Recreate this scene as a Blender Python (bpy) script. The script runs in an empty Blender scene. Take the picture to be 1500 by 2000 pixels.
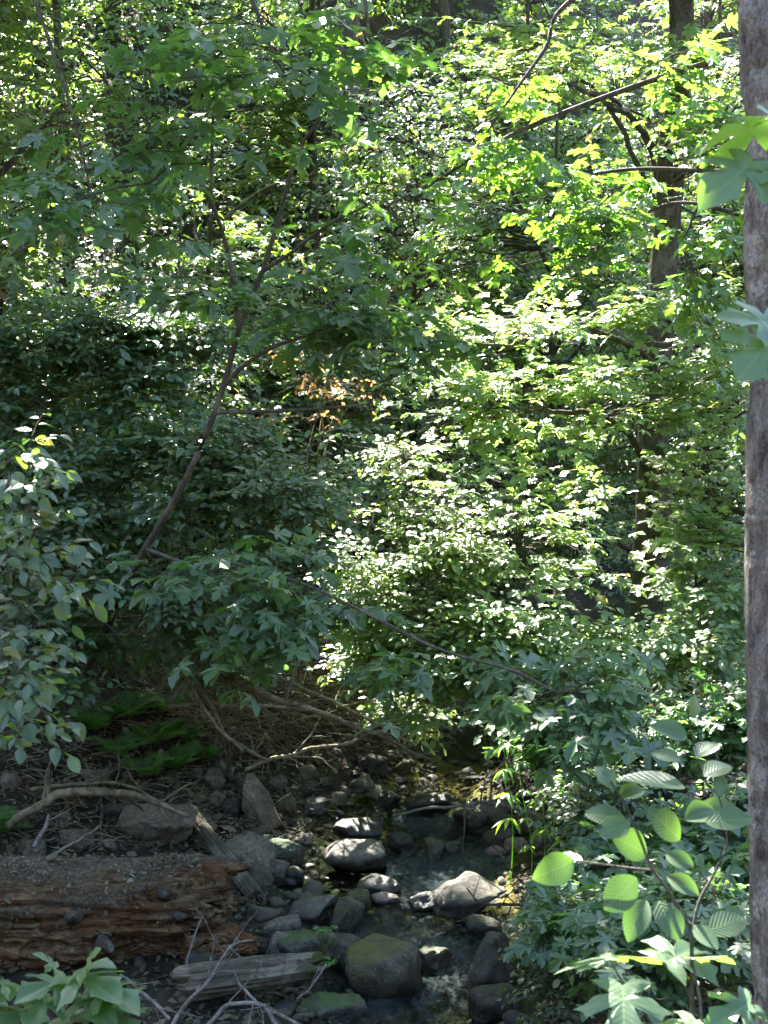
import bpy, bmesh, math, random
import numpy as np

rng = np.random.default_rng(7)
random.seed(7)
SC = bpy.context.scene
COL = SC.collection

# ------------------------------------------------------------------ camera
CAM_H, PITCH, F = 3.6, math.radians(5.0), 2675.0
CAM = np.array([0.0, 0.0, CAM_H])
FWD = np.array([0, math.cos(PITCH), -math.sin(PITCH)])
UPV = np.array([0, math.sin(PITCH), math.cos(PITCH)])
RGT = np.array([1.0, 0, 0])
SUN_EL, SUN_AZ = math.radians(46), math.radians(-14)      # azimuth from +Y towards +X
SUN_DIR = np.array([math.sin(SUN_AZ) * math.cos(SUN_EL), math.cos(SUN_AZ) * math.cos(SUN_EL), math.sin(SUN_EL)])


def at(px, py, d):
    return CAM + d * (FWD + (px - 750) / F * RGT - (py - 1000) / F * UPV)


# ------------------------------------------------------------------ noise
def _hash(i, j, k, seed):
    n = (i * 374761393 + j * 668265263 + k * 1274126177 + seed * 362437) & 0xFFFFFFFF
    n = ((n ^ (n >> 13)) * 1274126177) & 0xFFFFFFFF
    n = ((n ^ (n >> 16)) * 2246822519) & 0xFFFFFFFF
    return ((n ^ (n >> 15)) & 0xFFFF) / 32767.5 - 1.0


def vnoise(P, seed=0):
    P = np.asarray(P, float)
    I = np.floor(P).astype(np.int64)
    f = P - I
    u = f * f * f * (f * (f * 6 - 15) + 10)
    r = 0
    for dx in (0, 1):
        wx = u[..., 0] if dx else 1 - u[..., 0]
        for dy in (0, 1):
            wy = u[..., 1] if dy else 1 - u[..., 1]
            for dz in (0, 1):
                wz = u[..., 2] if dz else 1 - u[..., 2]
                r = r + wx * wy * wz * _hash(I[..., 0] + dx, I[..., 1] + dy, I[..., 2] + dz, seed)
    return r


def fbm(P, octv=4, seed=0, gain=0.5):
    P = np.asarray(P, float)
    a, s, r = 1.0, 1.0, 0
    for o in range(octv):
        r = r + a * vnoise(P * s + 17.3 * o, seed + o)
        a *= gain
        s *= 2.03
    return r


def P3(x, y, z=0.0):
    x, y = np.broadcast_arrays(np.asarray(x, float), np.asarray(y, float))
    return np.stack([x, y, np.zeros_like(x) + z], -1)


# ------------------------------------------------------------------ terrain
YS = np.array([-20, 5, 7.5, 9, 10, 11.3, 12, 13, 16, 20, 30, 60.0])
XC = np.array([1.0, .5, 0.25, 0.35, 0.28, 0.12, 0.45, 0.85, 1.9, 3.0, 8.0, 24])
HW = np.array([.6, .5, 0.45, 0.62, 0.95, 0.8, 0.5, 0.5, .6, .6, .7, .7])
LY = np.array([-20, 6, 8, 9, 10, 11, 12, 13, 16, 20, 30, 60.0])
LX = np.array([-7, -5, -3.7, -2.7, -1.6, -1.0, -0.45, 0.15, 1.2, 2.2, 7.2, 23])
RX = np.array([2.5, 1.7, 1.2, 1.15, 1.35, 1.25, 1.25, 1.5, 2.7, 3.9, 9, 25])


def softplus(v, k):
    v = np.asarray(v, float) / k
    return k * np.where(v > 30, v, np.log1p(np.exp(np.minimum(v, 30))))


def water_z(y):
    return 0.022 * (np.asarray(y, float) - 9.0)


def height(x, y, rough=True):
    x, y = np.broadcast_arrays(np.asarray(x, float), np.asarray(y, float))
    xc, hw = np.interp(y, YS, XC), np.interp(y, YS, HW)
    lx, rx = np.interp(y, LY, LX), np.interp(y, LY, RX)
    left = 0.60 * softplus((lx - x) * 0.85, 0.25)
    right = 0.42 * softplus((x - rx), 0.3)
    back = 0.74 * softplus(y - (17.2 + 1.5 * softplus(x, 1.2)), 0.9)
    near = 0.31 * softplus(6.6 - y, 0.6)
    h = np.sqrt(left ** 2 + back ** 2) + right * np.exp(-((back / 6) ** 2)) + near
    d = np.abs(x - xc) / hw
    bed = -0.20 * np.exp(-(d ** 2) * 0.9) + 0.10 * (1 - np.exp(-((d / 1.5) ** 2)))
    bed = bed + .11 * np.exp(-((y - 9.75) / .5) ** 2 - ((x - .95) / .45) ** 2) + .09 * np.exp(-((y - 12.4) / .7) ** 2 - ((x - xc) / .7) ** 2)
    h = h + bed + water_z(np.clip(y, 5, 22))
    far = np.clip((np.sqrt(x * x + y * y) - 30) / 40, 0, 1)
    h = h + far * 3
    if rough:
        h = h + 0.10 * fbm(P3(x * .8, y * .8), 3, 3) * np.clip(h * 1.2, .25, 1.6) + 0.028 * fbm(P3(x * 5, y * 5), 3, 9)
    return h


def at_ground(px, py, lift=0.0):
    ds = np.linspace(2.5, 70, 2700)
    pts = CAM + ds[:, None] * (FWD + (px - 750) / F * RGT - (py - 1000) / F * UPV)
    hh = height(pts[:, 0], pts[:, 1])
    if lift:
        hh = np.maximum(hh, np.where(pts[:, 1] < 22, water_z(pts[:, 1]) - .03, -9))
    below = pts[:, 2] <= hh + lift
    i = int(np.argmax(below)) if below.any() else len(ds) - 1
    return pts[i], ds[i]


# ------------------------------------------------------------------ scene graph helpers
def tag(o, label=None, cat=None, group=None, kind=None):
    if label:
        o['label'] = label
    if cat:
        o['category'] = cat
    if group:
        o['group'] = group
    if kind:
        o['kind'] = kind
    return o


def empty(name, loc, label, cat, group=None):
    o = bpy.data.objects.new(name, None)
    COL.objects.link(o)
    o.empty_display_size = 0.1
    o.location = [float(v) for v in loc]
    return tag(o, label, cat, group)


def link_mesh(name, V, loops, sizes, mat, parent=None, uv=None, smooth=False, attrs=None):
    V = np.asarray(V, np.float32)
    if parent is not None:
        V = V - np.array(parent.location, np.float32)
    me = bpy.data.meshes.new(name)
    me.vertices.add(len(V))
    me.vertices.foreach_set('co', V.ravel())
    loops = np.asarray(loops, np.int32).ravel()
    sizes = np.asarray(sizes, np.int32)
    me.loops.add(len(loops))
    me.loops.foreach_set('vertex_index', loops)
    me.polygons.add(len(sizes))
    st = np.zeros(len(sizes), np.int32)
    st[1:] = np.cumsum(sizes)[:-1]
    me.polygons.foreach_set('loop_start', st)
    try:
        me.polygons.foreach_set('loop_total', sizes)
    except Exception:
        pass
    if uv is not None:
        l = me.uv_layers.new(name='UVMap')
        l.data.foreach_set('uv', np.asarray(uv, np.float32)[loops].ravel())
    for k, a in (attrs or {}).items():
        at_ = me.attributes.new(k, 'FLOAT', 'POINT')
        at_.data.foreach_set('value', np.asarray(a, np.float32))
    me.polygons.foreach_set('use_smooth', np.full(len(sizes), bool(smooth)))
    me.update(calc_edges=True)
    me.validate()
    if mat is not None:
        me.materials.append(mat)
    o = bpy.data.objects.new(name, me)
    COL.objects.link(o)
    if parent is not None:
        o.parent = parent
    return o


class Geo:
    """collects faces for one mesh"""

    def __init__(s):
        s.V, s.L, s.S, s.UV, s.n = [], [], [], [], 0

    def add(s, V, loops, sizes, uv=None):
        V = np.asarray(V, float).reshape(-1, 3)
        s.V.append(V)
        s.L.append(np.asarray(loops, np.int64).ravel() + s.n)
        s.S.append(np.asarray(sizes, np.int64).ravel())
        s.UV.append(np.zeros((len(V), 2)) if uv is None else np.asarray(uv, float).reshape(-1, 2))
        s.n += len(V)

    def build(s, name, mat, parent=None, smooth=False):
        if not s.V:
            return None
        return link_mesh(name, np.concatenate(s.V), np.concatenate(s.L), np.concatenate(s.S), mat, parent, np.concatenate(s.UV), smooth)


def norm(v):
    return v / np.maximum(np.linalg.norm(v, axis=-1, keepdims=True), 1e-9)


def tubes(geo, pts, rad, sides=5, cap=False):
    """pts (M,P,3), rad (M,P)"""
    pts = np.asarray(pts, float)
    rad = np.asarray(rad, float)
    if pts.ndim == 2:
        pts, rad = pts[None], rad[None]
    M, Pn, _ = pts.shape
    if M == 0:
        return
    T = norm(np.gradient(pts, axis=1))
    ref = np.where(np.abs(T[..., 2:3]) > 0.9, np.array([1.0, 0, 0]), np.array([0, 0, 1.0]))
    A = norm(np.cross(ref, T))
    B = np.cross(T, A)
    th = np.arange(sides) * 2 * np.pi / sides
    ring = A[:, :, None, :] * np.cos(th)[:, None] + B[:, :, None, :] * np.sin(th)[:, None]
    V = pts[:, :, None, :] + ring * rad[:, :, None, None]
    idx = np.arange(M * Pn * sides).reshape(M, Pn, sides)
    a, b = idx[:, :-1], idx[:, 1:]
    q = np.stack([a, np.roll(a, -1, 2), np.roll(b, -1, 2), b], -1)
    uv = np.stack([np.broadcast_to(th / 6.283, (M, Pn, sides)), np.broadcast_to(np.arange(Pn)[None, :, None] / 1.0, (M, Pn, sides))], -1)
    geo.add(V.reshape(-1, 3), q.ravel(), np.full(M * (Pn - 1) * sides, 4), uv)
    if cap:
        for m in range(M):
            geo.add(V[m, -1], np.arange(sides), [sides])
            geo.add(V[m, 0], np.arange(sides)[::-1], [sides])


def smooth_line(ctrl, n):
    """Catmull-Rom through control points; ctrl (k, m) with m>=3 columns"""
    C = np.asarray(ctrl, float)
    if len(C) == 2:
        t = np.linspace(0, 1, n)[:, None]
        return C[0] * (1 - t) + C[1] * t
    C = np.vstack([2 * C[0] - C[1], C, 2 * C[-1] - C[-2]])
    k = len(C) - 3
    out = []
    for t in np.linspace(0, k - 1e-6, n):
        i = int(t)
        f = t - i
        p0, p1, p2, p3 = C[i], C[i + 1], C[i + 2], C[i + 3]
        out.append(0.5 * ((2 * p1) + (-p0 + p2) * f + (2 * p0 - 5 * p1 + 4 * p2 - p3) * f * f + (-p0 + 3 * p1 - 3 * p2 + p3) * f ** 3))
    return np.array(out)


# ------------------------------------------------------------------ materials
def mat_new(name):
    m = bpy.data.materials.new(name)
    m.use_nodes = True
    nt = m.node_tree
    nt.nodes.clear()
    out = nt.nodes.new('ShaderNodeOutputMaterial')
    return m, nt, out


def nd(nt, typ, **kw):
    n = nt.nodes.new(typ)
    for k, v in kw.items():
        if k.startswith('i_'):
            n.inputs[k[2:].replace('_', ' ')].default_value = v
        else:
            setattr(n, k, v)
    return n


def lk(nt, a, b):
    nt.links.new(a, b)


def ramp(nt, fac, stops):
    r = nd(nt, 'ShaderNodeValToRGB')
    e = r.color_ramp.elements
    while len(e) > 1:
        e.remove(e[-1])
    e[0].position, e[0].color = stops[0][0], (*stops[0][1], 1)
    for p, c in stops[1:]:
        x = e.new(p)
        x.color = (*c, 1)
    lk(nt, fac, r.inputs[0])
    return r.outputs[0]


def math_(nt, op, a, b=None, clamp=False):
    n = nd(nt, 'ShaderNodeMath', operation=op, use_clamp=clamp)
    for i, v in enumerate((a, b)):
        if v is None:
            continue
        if isinstance(v, (int, float)):
            n.inputs[i].default_value = v
        else:
            lk(nt, v, n.inputs[i])
    return n.outputs[0]


def mixc(nt, fac, a, b, typ='MIX'):
    n = nd(nt, 'ShaderNodeMix', data_type='RGBA', blend_type=typ)
    for sock, v in ((n.inputs[0], fac), (n.inputs[6], a), (n.inputs[7], b)):
        if isinstance(v, (int, float)):
            sock.default_value = v
        elif isinstance(v, tuple):
            sock.default_value = (*v, 1)
        else:
            lk(nt, v, sock)
    return n.outputs[2]


def noise_(nt, scale, detail=4, rough=.55, vec=None, dist=0.0):
    n = nd(nt, 'ShaderNodeTexNoise')
    n.inputs['Scale'].default_value = scale
    n.inputs['Detail'].default_value = detail
    n.inputs['Roughness'].default_value = rough
    n.inputs['Distortion'].default_value = dist
    if vec is not None:
        lk(nt, vec, n.inputs['Vector'])
    return n.outputs['Fac']


def leaf_mat(name, cols, trans, rough=.4, spec=.5, veins=None, bump=.3, odd=None):
    """thin leaf: glossy diffuse face plus light coming through; colour varies from leaf to leaf"""
    m, nt, out = mat_new(name)
    g = nd(nt, 'ShaderNodeNewGeometry')
    r = g.outputs['Random Per Island']
    stops = [(i / (len(cols) - 1), c) for i, c in enumerate(cols)]
    tst = [(i / (len(trans) - 1), c) for i, c in enumerate(trans)]
    if odd:
        stops = [(p * .965, c) for p, c in stops] + [(.975, odd), (1, odd)]
        tst = [(p * .965, c) for p, c in tst] + [(.975, tuple(v * 1.5 for v in odd)), (1, tuple(v * 1.5 for v in odd))]
    base = ramp(nt, r, stops)
    tr = ramp(nt, r, tst)
    tc = nd(nt, 'ShaderNodeTexCoord')
    blot = noise_(nt, 9, 3, .6, tc.outputs['Object'])
    base = mixc(nt, math_(nt, 'MULTIPLY', blot, .45), base, (.10, .13, .045))
    p = nd(nt, 'ShaderNodeBsdfPrincipled')
    p.inputs['Roughness'].default_value = rough
    p.inputs['Specular IOR Level'].default_value = spec
    if veins:
        sp_ = math_(nt, 'GREATER_THAN', noise_(nt, 55, 2, .5, tc.outputs['Object']), .69)
        base = mixc(nt, math_(nt, 'MULTIPLY', sp_, .8), base, (.12, .075, .03))
    t = nd(nt, 'ShaderNodeBsdfTranslucent')
    if veins:
        sep = nd(nt, 'ShaderNodeSeparateXYZ')
        lk(nt, tc.outputs['UV'], sep.inputs[0])
        u = math_(nt, 'ABSOLUTE', math_(nt, 'SUBTRACT', sep.outputs[0], .5))
        v = sep.outputs[1]
        mid = math_(nt, 'LESS_THAN', u, .012)
        if veins == 'side':
            s = math_(nt, 'SINE', math_(nt, 'SUBTRACT', math_(nt, 'MULTIPLY', v, 62), math_(nt, 'MULTIPLY', u, 62)))
            ln = math_(nt, 'GREATER_THAN', s, .93)
            hgt = math_(nt, 'MULTIPLY', s, -.5)
        else:
            ang = math_(nt, 'ARCTAN2', u, math_(nt, 'ADD', v, .0))
            rad = math_(nt, 'SQRT', math_(nt, 'ADD', math_(nt, 'MULTIPLY', u, u), math_(nt, 'MULTIPLY', v, v)))
            ln = None
            for a in (.0, 1.01, 1.72):
                dd = math_(nt, 'MULTIPLY', math_(nt, 'ABSOLUTE', math_(nt, 'SUBTRACT', ang, a)), rad)
                q = math_(nt, 'LESS_THAN', dd, .009)
                ln = q if ln is None else math_(nt, 'MAXIMUM', ln, q)
            s = math_(nt, 'SINE', math_(nt, 'MULTIPLY', math_(nt, 'SUBTRACT', v, math_(nt, 'MULTIPLY', u, .8)), 70))
            hgt = math_(nt, 'MULTIPLY', s, -.22)
            ln = math_(nt, 'MAXIMUM', ln, math_(nt, 'MULTIPLY', math_(nt, 'GREATER_THAN', s, .96), .4))
        ln = math_(nt, 'MAXIMUM', ln, mid)
        base = mixc(nt, math_(nt, 'MULTIPLY', ln, .55), base, (.20, .26, .10))
        tr = mixc(nt, math_(nt, 'MULTIPLY', ln, .6), tr, (.10, .15, .03))
        bp = nd(nt, 'ShaderNodeBump')
        bp.inputs['Strength'].default_value = bump
        bp.inputs['Distance'].default_value = .004
        lk(nt, hgt, bp.inputs['Height'])
        lk(nt, bp.outputs[0], p.inputs['Normal'])
    lk(nt, base, p.inputs['Base Color'])
    lk(nt, tr, t.inputs['Color'])
    a = nd(nt, 'ShaderNodeAddShader')
    lk(nt, p.outputs[0], a.inputs[0])
    lk(nt, t.outputs[0], a.inputs[1])
    lk(nt, a.outputs[0], out.inputs[0])
    return m


def bark_mat(name, c1, c2, c3, scale=18, stretch=(1, 1, .25), moss=0.0, bump=.6, rough=.85):
    m, nt, out = mat_new(name)
    tc = nd(nt, 'ShaderNodeTexCoord')
    mp = nd(nt, 'ShaderNodeMapping')
    mp.inputs['Scale'].default_value = stretch
    lk(nt, tc.outputs['Object'], mp.inputs[0])
    n1 = noise_(nt, scale, 6, .65, mp.outputs[0], .3)
    n2 = noise_(nt, scale * .22, 4, .6, tc.outputs['Object'])
    n3 = noise_(nt, scale * 3.5, 3, .7, tc.outputs['Object'])
    c = ramp(nt, n1, [(.28, c1), (.5, c2), (.75, c3)])
    c = mixc(nt, math_(nt, 'MULTIPLY', math_(nt, 'GREATER_THAN', n2, .56), .35), c, tuple(min(1, v * 1.5) for v in c3))
    c = mixc(nt, math_(nt, 'MULTIPLY', math_(nt, 'GREATER_THAN', n3, .62), .5), c, tuple(v * .5 for v in c1))
    if moss > 0:
        mm = ramp(nt, noise_(nt, 4, 5, .7, tc.outputs['Object']), [(.62 - moss * .3, (0, 0, 0)), (.70 - moss * .25, (1, 1, 1))])
        c = mixc(nt, mm, c, (.055, .075, .014))
    n6 = noise_(nt, scale * 9, 3, .75, mp.outputs[0])
    c = mixc(nt, .8, c, ramp(nt, n6, [(.34, (.45, .44, .43)), (.5, (1, 1, 1)), (.66, (1.5, 1.5, 1.5))]), 'MULTIPLY')
    p = nd(nt, 'ShaderNodeBsdfPrincipled')
    p.inputs['Roughness'].default_value = rough
    p.inputs['Specular IOR Level'].default_value = .25
    lk(nt, c, p.inputs['Base Color'])
    b = nd(nt, 'ShaderNodeBump')
    b.inputs['Strength'].default_value = bump
    b.inputs['Distance'].default_value = .02
    lk(nt, math_(nt, 'ADD', math_(nt, 'ADD', n1, math_(nt, 'MULTIPLY', n6, .25)), math_(nt, 'MULTIPLY', n3, .3)), b.inputs['Height'])
    lk(nt, b.outputs[0], p.inputs['Normal'])
    lk(nt, p.outputs[0], out.inputs[0])
    return m


def rock_mat(name, c1, c2, moss_col=(.10, .105, .012), moss=0.3, wet=False, seed=0.0, mossy_low=False):
    m, nt, out = mat_new(name)
    tc = nd(nt, 'ShaderNodeTexCoord')
    mp = nd(nt, 'ShaderNodeMapping')
    mp.inputs['Location'].default_value = (seed, seed * .7, -seed)
    lk(nt, tc.outputs['Object'], mp.inputs[0])
    g = nd(nt, 'ShaderNodeNewGeometry')
    n1 = noise_(nt, 5, 8, .62, mp.outputs[0], .4)
    n2 = noise_(nt, 40, 4, .7, mp.outputs[0])
    n3 = noise_(nt, 3.3, 6, .68, mp.outputs[0], .3)
    c = ramp(nt, n1, [(.3, c1), (.68, c2)])
    c = mixc(nt, math_(nt, 'MULTIPLY', math_(nt, 'GREATER_THAN', n2, .60), .45), c, tuple(min(1, v * 1.9) for v in c2))
    c = mixc(nt, math_(nt, 'MULTIPLY', math_(nt, 'LESS_THAN', n2, .40), .5), c, tuple(v * .5 for v in c1))
    vc = nd(nt, 'ShaderNodeTexVoronoi', feature='DISTANCE_TO_EDGE')
    vc.inputs['Scale'].default_value = 3.2
    dv = nd(nt, 'ShaderNodeVectorMath', operation='ADD')
    lk(nt, mp.outputs[0], dv.inputs[0])
    nc = nd(nt, 'ShaderNodeTexNoise')
    nc.inputs['Scale'].default_value = 6
    nc.inputs['Detail'].default_value = 4
    lk(nt, mp.outputs[0], nc.inputs['Vector'])
    sv = nd(nt, 'ShaderNodeVectorMath', operation='SCALE')
    sv.inputs['Scale'].default_value = .35
    lk(nt, nc.outputs['Color'], sv.inputs[0])
    lk(nt, sv.outputs[0], dv.inputs[1])
    lk(nt, dv.outputs[0], vc.inputs['Vector'])
    crk = ramp(nt, vc.outputs['Distance'], [(0, (1, 1, 1)), (.022, (0, 0, 0))])
    c = mixc(nt, math_(nt, 'MULTIPLY', crk, .4), c, tuple(v * .3 for v in c1))
    n5 = noise_(nt, 13, 6, .75, mp.outputs[0], .8)
    c = mixc(nt, .75, c, ramp(nt, n5, [(.32, (.40, .40, .40)), (.52, (1.0, 1.0, 1.0)), (.70, (1.55, 1.5, 1.4))]), 'MULTIPLY')
    sep = nd(nt, 'ShaderNodeSeparateXYZ')
    lk(nt, g.outputs['Normal'], sep.inputs[0])
    sp = nd(nt, 'ShaderNodeSeparateXYZ')
    lk(nt, g.outputs['Position'], sp.inputs[0])
    n4 = noise_(nt, 14, 5, .7, mp.outputs[0], .6)
    up = math_(nt, 'ADD', math_(nt, 'MULTIPLY', sep.outputs[2], .16), math_(nt, 'ADD', math_(nt, 'MULTIPLY', n3, .75), math_(nt, 'MULTIPLY', n4, .30)))
    mm = ramp(nt, math_(nt, 'ADD', up, math_(nt, 'MULTIPLY', n2, .12)), [(.84 - moss * .36, (0, 0, 0)), (1.02 - moss * .36, (.85, .85, .85))])
    mcol = mixc(nt, n2, tuple(v * .45 for v in moss_col), tuple(v * 1.5 for v in moss_col))
    c = mixc(nt, mm, c, mcol)
    rgh = ramp(nt, n1, [(.3, (.55,) * 3), (.7, (.85,) * 3)])
    if wet:
        wl = math_(nt, 'ADD', sp.outputs[2], math_(nt, 'MULTIPLY', n1, -.14))
        wl = math_(nt, 'SUBTRACT', wl, math_(nt, 'MULTIPLY', math_(nt, 'SUBTRACT', sp.outputs[1], 9.0), .022))
        wm = ramp(nt, wl, [(0.0, (1, 1, 1)), (.06, (0, 0, 0))])
        c = mixc(nt, wm, c, mixc(nt, .6, c, (.008, .010, .007)))
        rgh = mixc(nt, wm, rgh, (.34, .34, .34))
    p = nd(nt, 'ShaderNodeBsdfPrincipled')
    lk(nt, c, p.inputs['Base Color'])
    lk(nt, rgh, p.inputs['Roughness'])
    p.inputs['Specular IOR Level'].default_value = .4
    b = nd(nt, 'ShaderNodeBump')
    b.inputs['Strength'].default_value = .7
    b.inputs['Distance'].default_value = .015
    lk(nt, math_(nt, 'ADD', math_(nt, 'ADD', math_(nt, 'SUBTRACT', math_(nt, 'ADD', n1, n5), math_(nt, 'MULTIPLY', crk, .4)), math_(nt, 'MULTIPLY', n2, .35)), math_(nt, 'MULTIPLY', mm, math_(nt, 'MULTIPLY', n2, 1.2))), b.inputs['Height'])
    lk(nt, b.outputs[0], p.inputs['Normal'])
    lk(nt, p.outputs[0], out.inputs[0])
    return m


M = {}
# --- leaves: (reflectance variants), (light passing through)
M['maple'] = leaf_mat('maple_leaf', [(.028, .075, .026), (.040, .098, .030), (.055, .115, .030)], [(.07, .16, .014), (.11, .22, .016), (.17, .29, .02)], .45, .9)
M['maple_shade_tint'] = leaf_mat('maple_leaf_shade_tint', [(.028, .070, .032), (.038, .086, .034), (.052, .104, .034)], [(.05, .12, .018), (.07, .155, .02), (.11, .20, .02)], .46, .7)  # bluer, dimmer copy of the maple leaf; shade put into its colour
M['maple_near'] = leaf_mat('maple_leaf_near', [(.032, .078, .044), (.040, .090, .046), (.05, .105, .042)], [(.09, .20, .018), (.13, .25, .02), (.18, .31, .02)], .40, .6, 'palm', .10)
M['alder_near'] = leaf_mat('alder_leaf_near', [(.024, .058, .032), (.034, .072, .034), (.046, .090, .034)], [(.05, .12, .015), (.07, .15, .018), (.10, .19, .02)], .42, .5, 'side', .25)
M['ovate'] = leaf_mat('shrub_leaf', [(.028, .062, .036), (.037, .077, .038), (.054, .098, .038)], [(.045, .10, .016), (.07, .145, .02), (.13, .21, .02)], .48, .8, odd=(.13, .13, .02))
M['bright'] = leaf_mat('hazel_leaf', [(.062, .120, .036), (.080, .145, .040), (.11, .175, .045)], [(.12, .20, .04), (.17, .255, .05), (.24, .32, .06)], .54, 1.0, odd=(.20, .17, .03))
M['far'] = leaf_mat('hillside_leaf', [(.030, .070, .024), (.045, .095, .028), (.070, .120, .032)], [(.09, .17, .018), (.13, .22, .022), (.19, .28, .03)], .52, 1.0, odd=(.22, .16, .05))
M['conifer'] = leaf_mat('conifer_needle', [(.016, .042, .020), (.022, .052, .022), (.030, .062, .022)], [(.02, .05, .01), (.03, .06, .01)], .5, .4)
M['fern'] = leaf_mat('fern_leaf', [(.028, .085, .024), (.045, .12, .03), (.065, .15, .032)], [(.05, .16, .012), (.08, .20, .014)], .6, .15)
M['herb'] = leaf_mat('herb_leaf', [(.05, .13, .03), (.07, .16, .03)], [(.16, .32, .02), (.22, .38, .02)], .45, .4)
M['rust'] = leaf_mat('dead_leaf', [(.22, .11, .045), (.30, .17, .075), (.17, .10, .045)], [(.22, .11, .03), (.30, .17, .05)], .6, .2)
M['litter'] = leaf_mat('litter_leaf', [(.035, .026, .016), (.068, .051, .032), (.105, .080, .052), (.145, .112, .076), (.25, .20, .15)], [(.02, .014, .008), (.04, .025, .012)], .6, .25)
M['debris'] = leaf_mat('bark_debris', [(.040, .028, .018), (.085, .062, .040), (.13, .100, .068), (.18, .145, .105), (.30, .26, .21)], [(.01, .008, .006), (.02, .015, .01)], .7, .2)
# --- wood and bark
M['alder_bark'] = bark_mat('alder_bark', (.050, .042, .033), (.22, .192, .160), (.42, .38, .33), 21, (1, 1, .42), 0, .9)
M['trunk_bark'] = bark_mat('mossy_grey_bark', (.030, .025, .018), (.085, .073, .054), (.17, .15, .115), 20, (1, 1, .3), .25)
M['twig'] = bark_mat('twig_bark', (.035, .027, .02), (.075, .06, .044), (.14, .115, .09), 30, (1, 1, .4))
M['sapling_bark'] = bark_mat('sapling_bark', (.06, .048, .038), (.12, .10, .08), (.20, .175, .145), 30, (1, 1, .4))
M['dead_twig'] = bark_mat('bare_twig_bark', (.08, .063, .036), (.20, .163, .095), (.34, .285, .18), 26, (1, 1, .5), .12)
M['pale_twig'] = bark_mat('bleached_twig', (.11, .09, .07), (.21, .18, .145), (.34, .30, .25), 30, (1, 1, .5))
M['driftwood'] = bark_mat('weathered_wood', (.038, .031, .020), (.125, .104, .070), (.25, .212, .148), 30, (.12, 1, 1), .12, .8)
M['knot'] = bark_mat('weathered_knot', (.035, .028, .021), (.085, .070, .055), (.15, .13, .105), 34, (1, 1, 1), 0, .8)
M['far_bark'] = bark_mat('conifer_bark', (.05, .038, .03), (.10, .078, .06), (.15, .12, .10), 8, (1, 1, .2))

R = [rock_mat('rock_grey', (.070, .060, .042), (.225, .195, .142), moss=.12, wet=True, seed=0),
     rock_mat('rock_mossy', (.060, .052, .033), (.19, .163, .11), moss=.62, wet=True, seed=3.1),
     rock_mat('rock_dark', (.032, .028, .020), (.105, .092, .067), moss=.25, wet=True, seed=7.7),
     rock_mat('rock_green_moss', (.045, .045, .034), (.13, .12, .092), (.055, .11, .012), .70, True, 1.7),
     rock_mat('rock_pink', (.12, .085, .07), (.30, .225, .19), moss=.0, wet=False, seed=5.2),
     rock_mat('rock_brown', (.085, .068, .043), (.23, .19, .125), (.07, .075, .014), .30, False, 9.4)]

# --- ground
m, nt, out = mat_new('forest_ground')
tc = nd(nt, 'ShaderNodeTexCoord')
ob = tc.outputs['Object']
n1, n2, n3 = noise_(nt, 2.2, 8, .65, ob, .3), noise_(nt, 24, 6, .7, ob), noise_(nt, .9, 4, .6, ob)
vo = nd(nt, 'ShaderNodeTexVoronoi')
vo.inputs['Scale'].default_value = 22
lk(nt, ob, vo.inputs['Vector'])
soil = ramp(nt, n1, [(.3, (.020, .016, .010)), (.5, (.052, .042, .026)), (.72, (.105, .085, .055))])
soil = mixc(nt, math_(nt, 'MULTIPLY', n2, .6), soil, ramp(nt, vo.outputs['Distance'], [(.1, (.085, .070, .047)), (.5, (.018, .014, .009))]))
bedc = ramp(nt, noise_(nt, 1.1, 5, .6, ob), [(.38, (.016, .020, .012)), (.52, (.050, .052, .018)), (.66, (.125, .115, .022)), (.8, (.17, .11, .04))])
bedc = mixc(nt, .55, bedc, ramp(nt, n2, [(.3, (.15, .15, .15)), (.7, (1.3, 1.3, 1.3))]), 'MULTIPLY')
al_n = nd(nt, 'ShaderNodeAttribute', attribute_name='algae')
bedc = mixc(nt, al_n.outputs['Fac'], bedc, ramp(nt, noise_(nt, 7, 6, .7, ob, .5), [(.3, (.06, .058, .012)), (.52, (.19, .18, .03)), (.72, (.27, .17, .06))]))
at_n = nd(nt, 'ShaderNodeAttribute', attribute_name='bed')
col = mixc(nt, at_n.outputs['Fac'], soil, bedc)
p = nd(nt, 'ShaderNodeBsdfPrincipled')
p.inputs['Roughness'].default_value = .9
p.inputs['Specular IOR Level'].default_value = .2
lk(nt, col, p.inputs['Base Color'])
b = nd(nt, 'ShaderNodeBump')
b.inputs['Strength'].default_value = .9
b.inputs['Distance'].default_value = .05
lk(nt, math_(nt, 'ADD', n2, math_(nt, 'MULTIPLY', vo.outputs['Distance'], .8)), b.inputs['Height'])
lk(nt, b.outputs[0], p.inputs['Normal'])
lk(nt, p.outputs[0], out.inputs[0])
M['ground'] = m

# --- stream water: clear film with a Fresnel reflection
m, nt, out = mat_new('stream_water')
tc = nd(nt, 'ShaderNodeTexCoord')
mp = nd(nt, 'ShaderNodeMapping')
mp.inputs['Scale'].default_value = (1.0, .6, 1)
lk(nt, tc.outputs['Object'], mp.inputs[0])
w1, w2 = noise_(nt, 9, 5, .6, mp.outputs[0], 1.2), noise_(nt, 34, 3, .6, mp.outputs[0], .6)
rif = nd(nt, 'ShaderNodeAttribute', attribute_name='riffle')
hgt = math_(nt, 'MULTIPLY', math_(nt, 'ADD', w1, math_(nt, 'MULTIPLY', w2, .35)), math_(nt, 'ADD', math_(nt, 'MULTIPLY', rif.outputs['Fac'], .9), .10))
b = nd(nt, 'ShaderNodeBump')
b.inputs['Strength'].default_value = .85
b.inputs['Distance'].default_value = .13
lk(nt, hgt, b.inputs['Height'])
fr = nd(nt, 'ShaderNodeFresnel')
fr.inputs['IOR'].default_value = 1.33
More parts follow.
